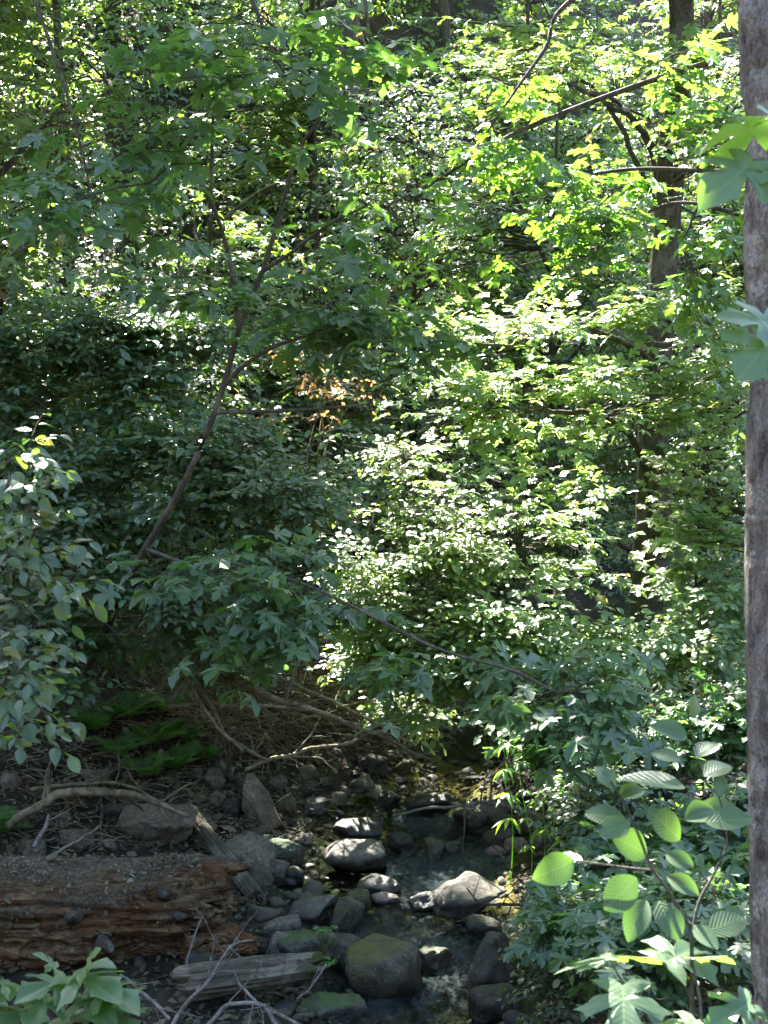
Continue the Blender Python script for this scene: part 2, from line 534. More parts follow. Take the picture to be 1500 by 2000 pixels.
lk(nt, b.outputs[0], fr.inputs['Normal'])
gl = nd(nt, 'ShaderNodeBsdfGlossy')
gl.inputs['Roughness'].default_value = .045
lk(nt, b.outputs[0], gl.inputs['Normal'])
trn = nd(nt, 'ShaderNodeBsdfTransparent')
sh_ = nd(nt, 'ShaderNodeAttribute', attribute_name='shallow')
lk(nt, mixc(nt, sh_.outputs['Fac'], (.52, .59, .46), (.88, .88, .70)), trn.inputs['Color'])
mx = nd(nt, 'ShaderNodeMixShader')
lk(nt, fr.outputs[0], mx.inputs[0])
lk(nt, trn.outputs[0], mx.inputs[1])
lk(nt, gl.outputs[0], mx.inputs[2])
fo = nd(nt, 'ShaderNodeBsdfDiffuse')
fo.inputs['Color'].default_value = (.15, .19, .19, 1)  # grey foam on the riffles, also standing in for sky reflection
lk(nt, b.outputs[0], fo.inputs['Normal'])
fm = ramp(nt, math_(nt, 'MULTIPLY', math_(nt, 'ADD', w1, math_(nt, 'MULTIPLY', w2, .5)), math_(nt, 'ADD', rif.outputs['Fac'], .35)), [(.72, (0, 0, 0)), (1.05, (.30, .30, .30))])
mx2 = nd(nt, 'ShaderNodeMixShader')
lk(nt, fm, mx2.inputs[0])
lk(nt, mx.outputs[0], mx2.inputs[1])
lk(nt, fo.outputs[0], mx2.inputs[2])
lk(nt, mx2.outputs[0], out.inputs[0])
M['water'] = m

# --- rotten log
m, nt, out = mat_new('rotten_log_wood')
tc = nd(nt, 'ShaderNodeTexCoord')
mp = nd(nt, 'ShaderNodeMapping')
mp.inputs['Scale'].default_value = (.30, 1, 1)
lk(nt, tc.outputs['Object'], mp.inputs[0])
f1 = noise_(nt, 22, 8, .72, mp.outputs[0], 1.4)
f2 = noise_(nt, 5, 5, .6, tc.outputs['Object'], .3)
f3 = noise_(nt, 46, 4, .7, tc.outputs['Object'])
wood = ramp(nt, f1, [(.30, (.020, .013, .008)), (.43, (.095, .060, .032)), (.57, (.23, .155, .080)), (.75, (.38, .29, .17))])
wood = mixc(nt, math_(nt, 'MULTIPLY', math_(nt, 'GREATER_THAN', f2, .54), .55), wood, (.155, .055, .020))
barkc = ramp(nt, f3, [(.3, (.045, .033, .021)), (.52, (.145, .110, .074)), (.75, (.30, .245, .18))])
barkc = mixc(nt, math_(nt, 'MULTIPLY', math_(nt, 'GREATER_THAN', f2, .52), .4), barkc, (.085, .060, .035))
ra = nd(nt, 'ShaderNodeAttribute', attribute_name='rot')
c = mixc(nt, ra.outputs['Fac'], barkc, wood)
p = nd(nt, 'ShaderNodeBsdfPrincipled')
p.inputs['Roughness'].default_value = .9
p.inputs['Specular IOR Level'].default_value = .15
lk(nt, c, p.inputs['Base Color'])
b = nd(nt, 'ShaderNodeBump')
b.inputs['Strength'].default_value = .9
b.inputs['Distance'].default_value = .025
lk(nt, math_(nt, 'ADD', f1, math_(nt, 'MULTIPLY', f3, .5)), b.inputs['Height'])
lk(nt, b.outputs[0], p.inputs['Normal'])
lk(nt, p.outputs[0], out.inputs[0])
M['log'] = m


# ------------------------------------------------------------------ leaf templates: verts (x across, y along, z), triangles
def mirror_outline(half):
    half = [tuple(p) for p in half]
    r = half[:]
    l = [(-x, y) for x, y in reversed(half) if abs(x) > 1e-6]
    return np.array(r + l)


def tmpl_star(half, centre=(0, .25), rings=1, curl=.25, lift=.10, jag=0.0):
    O = mirror_outline(half)
    n = len(O)
    V, T = [np.array([[centre[0], centre[1]]])], []
    prev = None
    for k in range(1, rings + 1):
        V.append(np.array(centre) + (O - np.array(centre)) * (k / rings))
    V = np.concatenate(V)
    for i in range(n):
        T.append((0, 1 + i, 1 + (i + 1) % n))
    for k in range(1, rings):
        a0, b0 = 1 + (k - 1) * n, 1 + k * n
        for i in range(n):
            j = (i + 1) % n
            T += [(a0 + i, b0 + i, b0 + j), (a0 + i, b0 + j, a0 + j)]
    x, y = V[:, 0], V[:, 1]
    ang = np.arctan2(np.abs(x), y)
    rad = np.hypot(x, y)
    ridge = np.minimum.reduce([np.abs(ang - a) for a in (0, 1.01, 1.72)])
    z = lift * np.minimum(ridge, .35) * rad * 1.4 - curl * (x ** 2 + (y - .2) ** 2 * .8)
    return np.column_stack([x, y, z]), np.array(T)


MAPLE_HALF = [(0, .02), (.10, -.08), (.24, -.10), (.40, -.06), (.31, .05), (.16, .15), (.38, .20), (.46, .30), (.64, .40), (.52, .45), (.48, .55), (.33, .47),
              (.125, .36), (.20, .56), (.29, .71), (.22, .74), (.16, .86), (0, 1.0)]
MAPLE_LO = [(0, 0), (.36, -.08), (.16, .14), (.46, .26), (.62, .42), (.38, .47), (.13, .37), (.28, .68), (.14, .76), (0, 1.0)]


def tmpl_strip(rows, fold=.18, droop=.3, serr=0.0):
    """leaf along y with a midrib; rows [(y, halfwidth)]"""
    V, T = [], []
    for i, (y, w) in enumerate(rows):
        if serr and 0 < i < len(rows) - 1:
            w *= 1 + serr * (1 if i % 2 else -1)
        zz = -droop * y * y
        V += [(-w, y, zz + fold * w), (0, y, zz), (w, y, zz + fold * w)]
    for i in range(len(rows) - 1):
        a, b = 3 * i, 3 * i + 3
        for k in (0, 1):
            T += [(a + k, a + k + 1, b + k + 1), (a + k, b + k + 1, b + k)]
    return np.array(V), np.array(T)


def ovrows(n, wmax=.34, peak=.45, ptail=.8):
    r = []
    for i in range(n + 1):
        y = i / n
        w = wmax * (math.sin(math.pi * y ** (math.log(.5) / math.log(peak)))) ** ptail
        r.append((y, max(w, .004)))
    return r


TPL = {
    'maple_hi': tmpl_star(MAPLE_HALF, rings=3, curl=.22, lift=.22),
    'maple': tmpl_star(MAPLE_HALF, rings=1, curl=.28, lift=.22),
    'maple_lo': tmpl_star(MAPLE_LO, rings=1, curl=.28, lift=.2),
    'ovate_hi': tmpl_strip(ovrows(34, .33, .50, .72), .22, .18, .035),
    'ovate': tmpl_strip(ovrows(6, .31, .46), .20, .25),
    'ovate_lo': tmpl_strip([(0, .02), (.28, .27), (.65, .25), (1, .01)], .2, .25),
    'narrow': tmpl_strip(ovrows(6, .13, .40), .25, .45),
    'needle2': tmpl_strip([(0, .12), (.45, .17), (1, .02)], .15, .2),
    'needle': tmpl_strip([(0, .05), (.5, .06), (1, .01)], .1, .2),
}


class Leaves:
    def __init__(s):
        s.P, s.T, s.N, s.S = [], [], [], []

    def add(s, P, T, N, S):
        P = np.asarray(P, float).reshape(-1, 3)
        s.P.append(P)
        s.T.append(np.broadcast_to(np.asarray(T, float), P.shape))
        s.N.append(np.broadcast_to(np.asarray(N, float), P.shape))
        s.S.append(np.broadcast_to(np.asarray(S, float), (len(P),)))

    def cat(s):
        return np.concatenate(s.P), np.concatenate(s.T), np.concatenate(s.N), np.concatenate(s.S)

    def build(s, name, tpl, mat, parent=None, keep=None, smooth=False):
        P, T, N, S = s.cat()
        if keep is not None:
            k = keep(P)
            P, T, N, S = P[k], T[k], N[k], S[k]
        n = len(P)
        tv, tt = TPL[tpl]
        T = norm(T)
        B = norm(np.cross(T, N))
        N = np.cross(B, T)
        wid = rng.uniform(.85, 1.12, n)
        cur = rng.uniform(.2, 1.9, n)
        skew = rng.uniform(-.18, .18, n)
        x = tv[None, :, 0] * wid[:, None] + skew[:, None] * tv[None, :, 1] ** 2 * .6
        y = np.broadcast_to(tv[None, :, 1], x.shape)
        tw = rng.uniform(-.35, .35, n)
        z = tv[None, :, 2] * cur[:, None] + tw[:, None] * tv[None, :, 0] * tv[None, :, 1]
        V = P[:, None] + S[:, None, None] * (x[..., None] * B[:, None] + y[..., None] * T[:, None] + z[..., None] * N[:, None])
        nv = len(tv)
        L = (tt[None] + (np.arange(n) * nv)[:, None, None]).ravel()
        uv = np.tile(np.column_stack([tv[:, 0] + .5, tv[:, 1]]), (n, 1))
        return link_mesh(name, V.reshape(-1, 3), L, np.full(n * len(tt), 3), mat, parent, uv, smooth)


def rand_unit(n):
    return norm(rng.normal(size=(n, 3)))


def add_sprays(lv, tw, base, dirn, length, k, size, droop=.25, up_jit=.35, ang=55, petiole=.0, rad=.0022, paired=False, tilt=None, sag=.18):
    """twigs with alternate leaves; base/dirn (M,3), length (M,)"""
    Mn = len(base)
    dirn = norm(dirn)
    up = norm(np.array([0, 0, 1.0]) + .25 * rng.normal(size=(Mn, 3)))
    side = norm(np.cross(dirn, up))
    pts = []
    for t in np.linspace(0, 1, 4):
        pts.append(base + dirn * (length * t)[:, None] - np.array([0, 0, 1.0]) * (droop * length * t * t)[:, None])
    pts = np.stack(pts, 1)
    if tw is not None:
        tubes(tw, pts, np.broadcast_to(np.array([1, .85, .65, .35]) * rad, (Mn, 4)), 3)
    for j in range(k):
        t = (j + .6) / k
        pos = base + dirn * (length * t)[:, None] - np.array([0, 0, 1.0]) * (droop * length * t * t)[:, None]
        ddir = norm(dirn - np.array([0, 0, 2 * droop * t]))
        for s in ((-1, 1) if paired else ((1 if j % 2 else -1),)):
            a = np.radians(ang + rng.normal(0, 14, Mn)) * (0.25 if j == k - 1 and not paired else 1)
            T = ddir * np.cos(a)[:, None] + side * (s * np.sin(a))[:, None] + np.array([0, 0, -sag]) + .12 * rng.normal(size=(Mn, 3))
            N = np.array([0, 0, 1.0]) + up_jit * rng.normal(size=(Mn, 3))
            if tilt is not None:
                N = N + tilt
            S = size * rng.uniform(.6, 1.12, Mn)
            p = pos + norm(T) * (petiole * S)[:, None]
            lv.add(p, T, N, S)
            if petiole > .15 and tw is not None:
                q = np.stack([pos, (pos + p) / 2 + np.array([0, 0, .01]), p], 1)
                tubes(tw, q, np.full((Mn, 3), .0013), 3)


def blob_points(blobs, n, clump=.0, seed=0):
    """blobs: [(centre, (rx, ry, rz))]; uniform in volume, thinned by noise"""
    w = np.array([b[1][0] * b[1][1] * b[1][2] for b in blobs]) ** .75
    out = []
    got = 0
    tries = 0
    while got < n and tries < 40:
        tries += 1
        i = rng.choice(len(blobs), size=n, p=w / w.sum())
        d = rand_unit(n) * (rng.uniform(0, 1, (n, 1)) ** (1 / 3))
        C = np.array([b[0] for b in blobs])[i]
        Rr = np.array([b[1] for b in blobs])[i]
        p = C + d * Rr
        if clump > 0:
            p = p[vnoise(p * 1.6, seed + 50) > rng.uniform(-1, .6, len(p)) * 0 - .45 + clump]
        p = p[p[:, 2] > height(p[:, 0], p[:, 1], False) + .05]
        out.append(p[:n])
        got += len(p)
    out = np.concatenate(out)
    if len(out) < n:
        out = np.concatenate([out, np.array([blobs[0][0]] * (n - len(out)))])
    return out[:n]


def grow(lv, br, nodes, blobs, K, S, k, size, spray=.4, droop=.2, r0=.007, t0=.3, arch=.12, clump=.1, seed=0, petiole=.1, up_jit=.35, ang=55, paired=False, spread=50, tilt=None, sag=.18):
    """K branches from the skeleton nodes to points in the blobs, S leafy twigs along each"""
    E = blob_points(blobs, K, clump, seed)
    nodes = np.asarray(nodes, float)
    D = np.linalg.norm(E[:, None] - nodes[None], axis=2) + 1.3 * np.maximum(0, nodes[None, :, 2] - E[:, None, 2] + .05)
    st = nodes[np.argmin(D, 1)]
    dist = np.linalg.norm(E - st, axis=1)
    ctrl = (st + E) / 2 + np.array([0, 0, 1.0]) * (arch * dist)[:, None] + rng.normal(size=(K, 3)) * (.10 * dist)[:, None]
    ts = np.linspace(0, 1, 8)
    C = np.stack([st * (1 - t) ** 2 + ctrl * 2 * t * (1 - t) + E * t * t for t in ts], 1)
    C[:, 1:-1] += rng.normal(size=(K, 6, 3)) * (.018 * dist)[:, None, None]
    if br is not None:
        rr = np.clip(r0 * (dist / .8) ** .5, r0 * .5, r0 * 2.5)
        tubes(br, C, rr[:, None] * np.linspace(1, .3, 8)[None], 4)
    tstart = np.maximum(t0, 1 - 1.1 / np.maximum(dist, .01))
    for j in range(S):
        t = tstart + (1 - tstart) * ((j + rng.uniform(.2, .9, K)) / S)
        if j == S - 1:
            t = np.ones(K)
        f = t * 7
        i0 = np.minimum(f.astype(int), 6)
        fr = (f - i0)[:, None]
        ar = np.arange(K)
        b = C[ar, i0] * (1 - fr) + C[ar, i0 + 1] * fr
        tan = norm(C[ar, i0 + 1] - C[ar, i0])
        sd = norm(np.cross(tan, np.array([0, 0, 1.0])) + 1e-6)
        s = np.where(rng.random(K) < .5, -1, 1) if j % 2 else np.where(rng.random(K) < .5, 1, -1)
        a = np.radians(spread + rng.normal(0, 20, K)) * (0.15 if j == S - 1 else 1)
        d = tan * np.cos(a)[:, None] + sd * (s * np.sin(a))[:, None]
        d[:, 2] = d[:, 2] * .55 + rng.normal(0, .18, K)
        add_sprays(lv, br, b, d, spray * rng.uniform(.55, 1.25, K), k, size, droop, up_jit, ang, petiole, paired=paired, tilt=tilt, sag=sag)


def B(px, py, d, rx, ry, rz):
    """crown blob: pixel centre, distance, half sizes in pixels across/up and metres in depth"""
    return (at(px, py, d), (rx * d / F, rz, ry * d / F))


def line_px(pts, n=24):
    """[(px, py, depth, radius px)] -> smooth points and radii"""
    C = np.array([np.append(at(a, b, d), r * d / F) for a, b, d, r in pts])
    S = smooth_line(C, n)
    return S[:, :3], np.maximum(S[:, 3], .0015)


def ground_pt(x, y):
    return np.array([x, y, float(height(x, y))])


# ================================================================== SETTING
def build_ground():
    xs = np.concatenate([np.linspace(-60, -6, 60), np.linspace(-5.8, 6, 170), np.linspace(6.3, 70, 60)])
    ys = np.concatenate([np.linspace(-25, 5, 40), np.linspace(5.2, 16, 170), np.linspace(16.3, 90, 120)])
    X, Y = np.meshgrid(xs, ys)
    Z = height(X, Y)
    V = np.stack([X, Y, Z], -1).reshape(-1, 3)
    ny, nx = X.shape
    I = np.arange(nx * ny).reshape(ny, nx)
    q = np.stack([I[:-1, :-1], I[:-1, 1:], I[1:, 1:], I[1:, :-1]], -1).reshape(-1, 4)
    bed = np.clip(1 - (Z - water_z(np.clip(Y, 5, 22)) - .0) / .05, 0, 1) * (Y < 23) * (Y > 4)
    alg = np.clip(1.4 * np.exp(-((Y - 9.75) / .55) ** 2 - ((X - 1.0) / .6) ** 2) + 1.2 * np.exp(-((Y - 12.3) / .8) ** 2), 0, 1)
    o = link_mesh('ground', V, q.ravel(), np.full(len(q), 4), M['ground'], smooth=True, attrs={'bed': bed.ravel(), 'algae': alg.ravel()})
    tag(o, kind='structure')


def build_water():
    ys = np.linspace(5.5, 24, 520)
    us = np.linspace(-1, 1, 90)
    Yg, U = np.meshgrid(ys, us, indexing='ij')
    X = np.interp(Yg, YS, XC) + U * (np.interp(Yg, YS, HW) + .75)
    rif = np.clip(.75 * np.exp(-((Yg - 8.6) / 1.3) ** 2) + .8 * np.exp(-((Yg - 10.1) / .5) ** 2) * (X > .0) + .7 * np.exp(-((Yg - 11.25) / .5) ** 2) * (X > .05)
                  + .05 + .25 * fbm(P3(X * 1.2, Yg * .8), 2, 21), .03, 1)
    rif = np.where((X < -.05) & (Yg > 9.3) & (Yg < 11.6), .06, rif)
    shal = np.clip(np.exp(-((Yg - 9.75) / .5) ** 2 - ((X - 1.0) / .55) ** 2) * 1.3 + np.exp(-((Yg - 12.4) / .8) ** 2) + .35 * rif * (Yg < 9.3), 0, 1)
    Z = water_z(Yg) - .02 + rif * (.022 * fbm(P3(X * 6, Yg * 4), 3, 33) + .010 * vnoise(P3(X * 19, Yg * 13), 35))
    V = np.stack([X, Yg, Z], -1).reshape(-1, 3)
    n0, n1 = X.shape
    I = np.arange(n0 * n1).reshape(n0, n1)
    q = np.stack([I[:-1, :-1], I[:-1, 1:], I[1:, 1:], I[1:, :-1]], -1).reshape(-1, 4)
    o = link_mesh('stream_water', V, q.ravel(), np.full(len(q), 4), M['water'], smooth=True, attrs={'riffle': rif.ravel(), 'shallow': shal.ravel()})
    tag(o, kind='structure')


# ================================================================== ROCKS
_ico = {}


def ico(sub):
    if sub not in _ico:
        bm = bmesh.new()
        bmesh.ops.create_icosphere(bm, subdivisions=sub, radius=1)
        _ico[sub] = (np.array([v.co[:] for v in bm.verts]), np.array([[v.index for v in f.verts] for f in bm.faces]))
        bm.free()
    return _ico[sub]


def rock_shape(seed, angular=.6, sub=4):
    P, Fc = ico(sub)
    rs = np.random.default_rng(seed)
    P = P.copy()
    e = 2 + 5 * angular                     # boxier for angular stones
    P = P / (np.abs(P) ** e).sum(1, keepdims=True) ** (1 / e)
    P = P @ rot_mat(*rs.normal(0, .28, 3)).T
    for i in range(int(5 + angular * 8)):
        n = norm(rs.normal(size=3))
        o = rs.uniform(.62, .98)
        d = P @ n
        P = P - np.maximum(d - o, 0)[:, None] * n * (.6 + .4 * min(1, angular * 1.6))
    nn = norm(P)
    q = P + .12 * fbm(P * 2.3, 2, seed + 2)[:, None]
    P = P + nn * (.09 * fbm(q * 1.3, 3, seed) + .05 * fbm(q * 4, 4, seed + 5, .55))[:, None]
    if angular > .55:                      # bedding planes
        st = P[:, 2] * 7 + P[:, 0] * 1.5 + 1.2 * vnoise(P * 1.5, seed)
        P = P + nn * (.03 * np.sign(np.sin(st)) * np.abs(nn[:, 0] + nn[:, 1] * .7))[:, None]
    mx = np.abs(P).max(0)
    return P / mx, Fc


def rot_mat(rx, ry, rz):
    cx, sx, cy, sy, cz, sz = math.cos(rx), math.sin(rx), math.cos(ry), math.sin(ry), math.cos(rz), math.sin(rz)
    Rx = np.array([[1, 0, 0], [0, cx, -sx], [0, sx, cx]])
    Ry = np.array([[cy, 0, sy], [0, 1, 0], [-sy, 0, cy]])
    Rz = np.array([[cz, -sz, 0], [sz, cz, 0], [0, 0, 1]])
    return Rz @ Ry @ Rx


def rock(px, py, w, h, mat, ang, label, roll=0, seed=None, sit=.6, name='rock', deep=None):
    seed = seed if seed is not None else int(px * 7 + py)
    sz = h * 10 / F / 2
    for _ in range(3):
        g, d = at_ground(px, py, sz * sit)
        sz = h * d / F / 2 * 1.14
    sx = w * d / F / 2 * 1.14
    sy = deep if deep else max(.55 * sx + .35 * sz, sz * .7)
    P, Fc = rock_shape(seed, ang + .05)
    P = P * np.array([sx, sy, sz])
    P = np.where((P[:, 2:3] < 0), P * np.array([1, 1, 1.3]), P)
    P = P @ rot_mat(0, math.radians(roll), 0).T
    c = at(px, py, d)
    o = link_mesh(name, P, Fc.ravel(), np.full(len(Fc), 3), R[mat], smooth=True)
    o.location = [float(v) for v in c]
    tag(o, label, 'rock', 'rocks in and along the creek')
    return o


ROCKS = [
    # px, py, w, h, mat, angular, label, roll
    (699, 1675, 122, 58, 0, .2, 'flat oval grey boulder lying in the dark pool', -4),
    (752, 1890, 138, 122, 1, .08, 'large rounded boulder with yellow-green moss over its upper half beside the riffle', 0),
    (668, 1872, 88, 80, 2, .6, 'dark slab wedged against the big moss-topped boulder', -12),
    (846, 1878, 66, 46, 1, .5, 'small moss-capped block with water trickling over its front', 0),
    (961, 1892, 84, 122, 2, .5, 'tall dark wet boulder at the shrub-covered edge of the riffle', 8),
    (968, 1962, 96, 66, 2, .3, 'dark rounded rock below the tall wet boulder', 0),
    (944, 1812, 66, 46, 2, .3, 'dark hump of rock rising from the riffle', 0),
    (905, 1752, 150, 74, 0, .6, 'wide sloping dark grey boulder between the pool and the lower riffle', -8),
    (828, 1764, 56, 40, 2, .5, 'small dark rock at the foot of the wide sloping boulder', 0),
    (672, 1786, 66, 70, 1, .6, 'upright angular boulder with a mossy face behind the little green herb', 12),
    (603, 1780, 112, 46, 0, .7, 'low grey wedge of rock with a sunlit edge beside the pool', -14),
    (545, 1808, 80, 40, 0, .8, 'pointed grey slab lying toward the rotten log', -10),
    (701, 1762, 48, 46, 1, .4, 'small mossy block next to the pool outlet', 0),
    (741, 1733, 78, 40, 0, .5, 'flat grey rock across the pool outlet', -6),
    (753, 1755, 52, 22, 4, .3, 'small reddish stone on the lip of the pool outlet', 0),
    (584, 1850, 82, 52, 3, .3, 'rounded rock covered in bright green moss by the grey log', 0),
    (545, 1847, 48, 44, 0, .3, 'bare blue-grey cobble touching the bright green mossy rock', 0),
    (654, 1837, 44, 28, 5, .3, 'small brown cobble behind the dark slab', 0),
    (507, 1845, 40, 40, 2, .4, 'small dark cobble under the torn end of the rotten log', 0),
    (645, 1972, 130, 66, 3, .85, 'squared block with moss on its front at the bottom of the creek', -3),
    (558, 1668, 70, 50, 3, .5, 'rock with a green moss cap at the edge of the dark pool', 6),
    (489, 1676, 94, 118, 5, .9, 'big pale layered slab leaning beside the weathered plank', -28),
    (541, 1706, 46, 54, 0, .3, 'rounded grey stone at the foot of the big layered slab', 0),
    (574, 1712, 36, 34, 2, .3, 'dark wet stone dipping into the pool below the layered slab', 0),
    (507, 1566, 58, 112, 5, .95, 'upright pointed slab standing on the gravel bank', -20),
    (452, 1578, 46, 38, 2, .7, 'dark angular rock against the upright pointed slab', 0),
    (305, 1608, 146, 78, 5, .5, 'broad brown boulder half buried in the bank behind the rotten log', -4),
    (418, 1522, 50, 38, 5, .5, 'brown stone on the bank below the fern clump', 0),
    (560, 1572, 38, 48, 1, .5, 'small upright stone with ochre moss on the gravel bank', 0),
    (708, 1535, 48, 38, 0, .6, 'grey stone with a pale sunlit top at the head of the pool', 0),
    (722, 1494, 66, 36, 2, .4, 'dark rock under the bare twigs behind the pool', 0),
    (762, 1561, 44, 34, 2, .4, 'small dark rock between the pool and the green shallows', 0),
    (838, 1569, 86, 42, 2, .5, 'dark flat rock splitting the stream below the green shallows', 6),
    (849, 1656, 40, 52, 1, .6, 'upright ochre-mossed stone in the middle of the stream', 8),
    (781, 1642, 52, 32, 2, .8, 'sharp black rock in the first riffle', 10),
    (883, 1654, 38, 24, 0, .4, 'small grey stone beside the upright ochre-mossed stone', 0),
    (970, 1572, 70, 34, 4, .5, 'pale sunlit rock under the bare stick over the stream', 4),
    (976, 1606, 64, 38, 1, .5, 'sunlit rock with yellow moss on the side of the stream', 0),
    (922, 1604, 70, 40, 2, .5, 'dark shaded rock below the bare stick over the stream', 0),
    (970, 1638, 66, 38, 0, .5, 'pale grey streaked rock at the sunlit water edge', -8),
    (1057, 1638, 50, 34, 4, .4, 'dull reddish cobble at the top of the sunlit stones', 0),
    (970, 1663, 40, 20, 4, .2, 'small flat tan pebble at the waterline of the sunlit stones', 0),
    (1014, 1651, 54, 28, 4, .4, 'pinkish stone between the grey streaked rock and the reddish cobble', 0),
    (1024, 1606, 76, 50, 1, .5, 'mossy boulder among weeds behind the sunlit stones', 0),
    (701, 1622, 96, 44, 2, .3, 'dark mossy boulder half sunk at the back of the pool', 0, None, .05),
    (616, 1572, 46, 28, 0, .4, 'grey cobble on the dry gravel above the pool', 0),
    (592, 1640, 34, 26, 5, .4, 'small brown stone at the gravel edge of the pool', 0),
    (660, 1560, 36, 26, 5, .4, 'tan cobble near the head of the gravel bank', 0),
    (440, 1500, 40, 30, 5, .6, 'tilted brown stone half covered by fern fronds', 14),
    (390, 1880, 60, 40, 2, .6, 'dark stone in the shade under the rotten log', 0),
]


# ================================================================== LOGS
def build_rotten_log():
    A, Bp = at(-260, 1795, 8.35), at(452, 1782, 8.75)
    root = empty('rotten_log', (A + Bp) / 2, 'thick rotten log with grey litter on top and crumbling orange-brown broken end', 'log')
    ax = norm(Bp - A)
    Lg = np.linalg.norm(Bp - A)
    side = norm(np.cross(ax, np.array([0, 0, 1.0])))      # towards the camera
    if side[1] > 0:
        side = -side
    upx = np.cross(side, ax) if np.cross(side, ax)[2] > 0 else np.cross(ax, side)
    nu, nt_ = 330, 210
    u = np.linspace(0, 1, nu)
    th = np.linspace(0, 2 * np.pi, nt_, endpoint=False)      # 0 = up, pi/2 = towards camera
    U, TH = np.meshgrid(u, th, indexing='ij')
    cy = np.stack([U * Lg, np.sin(TH) * 1.0, np.cos(TH) * 1.0], -1)
    fib = fbm(np.stack([cy[..., 0] * 1.3, cy[..., 1] * 6, cy[..., 2] * 6], -1), 5, 71, .6)
    big = fbm(cy * np.array([.9, 1.6, 1.6]), 3, 75)
    ledge_t = 1.42 + .36 * fbm(np.stack([U * Lg * 1.9, U * 0, U * 0], -1), 4, 81) - .5 * np.clip((U - .55) / .3, 0, 1) - .9 * np.clip((U - .80) / .12, 0, 1)
    rot = np.clip((TH - ledge_t) * 7 + .5, 0, 1) * (TH < 4.2)
    patch = np.clip(fbm(np.stack([cy[..., 0] * 2.2, cy[..., 1] * 5, cy[..., 2] * 5], -1), 4, 66) * 1.6 + (TH - .62) * 1.0 + 1.1 * np.clip((U - .70) / .2, 0, 1), 0, 1)
    tint = np.maximum(rot, patch * (TH < 3))
    r = .358 + .046 * big + .012 * fbm(cy * 9, 3, 91) * (1 - rot)
    fine = fbm(np.stack([cy[..., 0] * 5, cy[..., 1] * 26, cy[..., 2] * 26], -1), 3, 73, .6)
    blk = vnoise(np.stack([cy[..., 0] * 7 + 1.5 * vnoise(cy * 5, 6), cy[..., 1] * 5, cy[..., 2] * 5], -1), 77)
    r = r - rot * (.034 + .036 * fib + .011 * fine + .020 * (np.abs(blk) < .10) + .018 * np.sign(blk) * .6)
    r = r + .010 * fine * (1 - rot)
    # crumbled hollow low on the front near the broken end
    hol = np.exp(-((TH - 2.05) / .42) ** 2) * np.clip((U - .60) / .14, 0, 1) * (1 - np.clip((U - .95) / .05, 0, 1) * .3)
    hol *= .75 + .5 * vnoise(cy * np.array([2.2, 4, 4]), 95)
    r = r - .19 * np.clip(hol, 0, 1)
    # splits that run along the grain
    for t_c, w_, s_, dp in ((1.42, .05, 101, .06), (1.85, .04, 103, .05), (1.18, .035, 107, .045), (2.35, .05, 109, .06)):
        tc_ = t_c + .22 * vnoise(np.stack([U * Lg * 1.1, U * 0 + s_, U * 0], -1), s_)
        gate = np.clip(vnoise(np.stack([U * Lg * .9, U * 0, U * 0 + 3.3], -1), s_ + 1) * 2 + .5, 0, 1)
        r = r - dp * gate * np.exp(-((TH - tc_) / w_) ** 2)
    r *= 1 - .10 * np.clip((U - .9) / .1, 0, 1)
    endj = .20 * fbm(np.stack([np.sin(th) * 2.2, np.cos(th) * 2.2, th * 0], -1), 4, 121) + .05 * fbm(np.stack([np.sin(th) * 11, np.cos(th) * 11, th * 0], -1), 2, 122)
    endj = endj - .26 * np.exp(-((th - 1.35) / .35) ** 2) + .14 * np.exp(-((th - 2.75) / .5) ** 2) - .05
    x = U * Lg + endj[None] * np.clip((U - .72) / .28, 0, 1) ** 2
    V = A + x[..., None] * ax + (np.sin(TH) * r)[..., None] * side + (np.cos(TH) * r * .98)[..., None] * upx
    rings = [V]
    rots = [tint]
    nr = 16
    for i in range(1, nr + 1):
        s = 1 - i / nr
        cen = A + (Lg - .10) * ax
        e = V[-1] * 1.0
        rad_v = (e - cen) - ((e - cen) @ ax)[:, None] * ax
        dep = -.24 * (1 - s) ** .6 + .085 * fbm(np.stack([np.sin(th) * s * 7, np.cos(th) * s * 7, th * 0 + 2], -1), 4, 131, .65)
        q = cen + rad_v * s + (((e - cen) @ ax) * (s ** 1.2))[:, None] * ax + dep[:, None] * ax
        rings.append(q[None])
        rots.append(np.ones((1, nt_)))
    V = np.concatenate(rings)
    rot = np.concatenate(rots)
    n0 = V.shape[0]
    I = np.arange(n0 * nt_).reshape(n0, nt_)
    q = np.stack([I[:-1], np.roll(I[:-1], -1, 1), np.roll(I[1:], -1, 1), I[1:]], -1).reshape(-1, 4)
    link_mesh('log_body', V.reshape(-1, 3), q.ravel(), np.full(len(q), 4), M['log'], root, smooth=True, attrs={'rot': rot.ravel()})
    # splinters of red-brown wood sticking from the broken end
    cen = A + (Lg - .12) * ax
    for i in range(26):
        tt = rng.uniform(.3, 3.0)
        rr = rng.uniform(.06, .31)
        b0 = cen + side * math.sin(tt) * rr + upx * math.cos(tt) * rr - ax * rng.uniform(.05, .22)
        ln = rng.uniform(.10, .30)
        d = norm(ax + .30 * rng.normal(size=3) + np.array([0, 0, -.10]))
        g = Geo()
        t = np.linspace(0, 1, 7)
        pts = b0 + d * (t * ln)[:, None] + .012 * rng.normal(size=(7, 3))
        w = rng.uniform(.014, .042) * np.array([1, 1.05, .95, .85, .6, .38, .06])
        tubes(g, pts, w * (1 + .2 * rng.normal(size=7)), 5)
        Vv = np.concatenate(g.V)
        Vv = Vv + .006 * fbm(Vv * 40, 2, i)[:, None]
        o = link_mesh('splinter', Vv, np.concatenate(g.L), np.concatenate(g.S), M['log'], root, attrs={'rot': np.ones(len(Vv))})
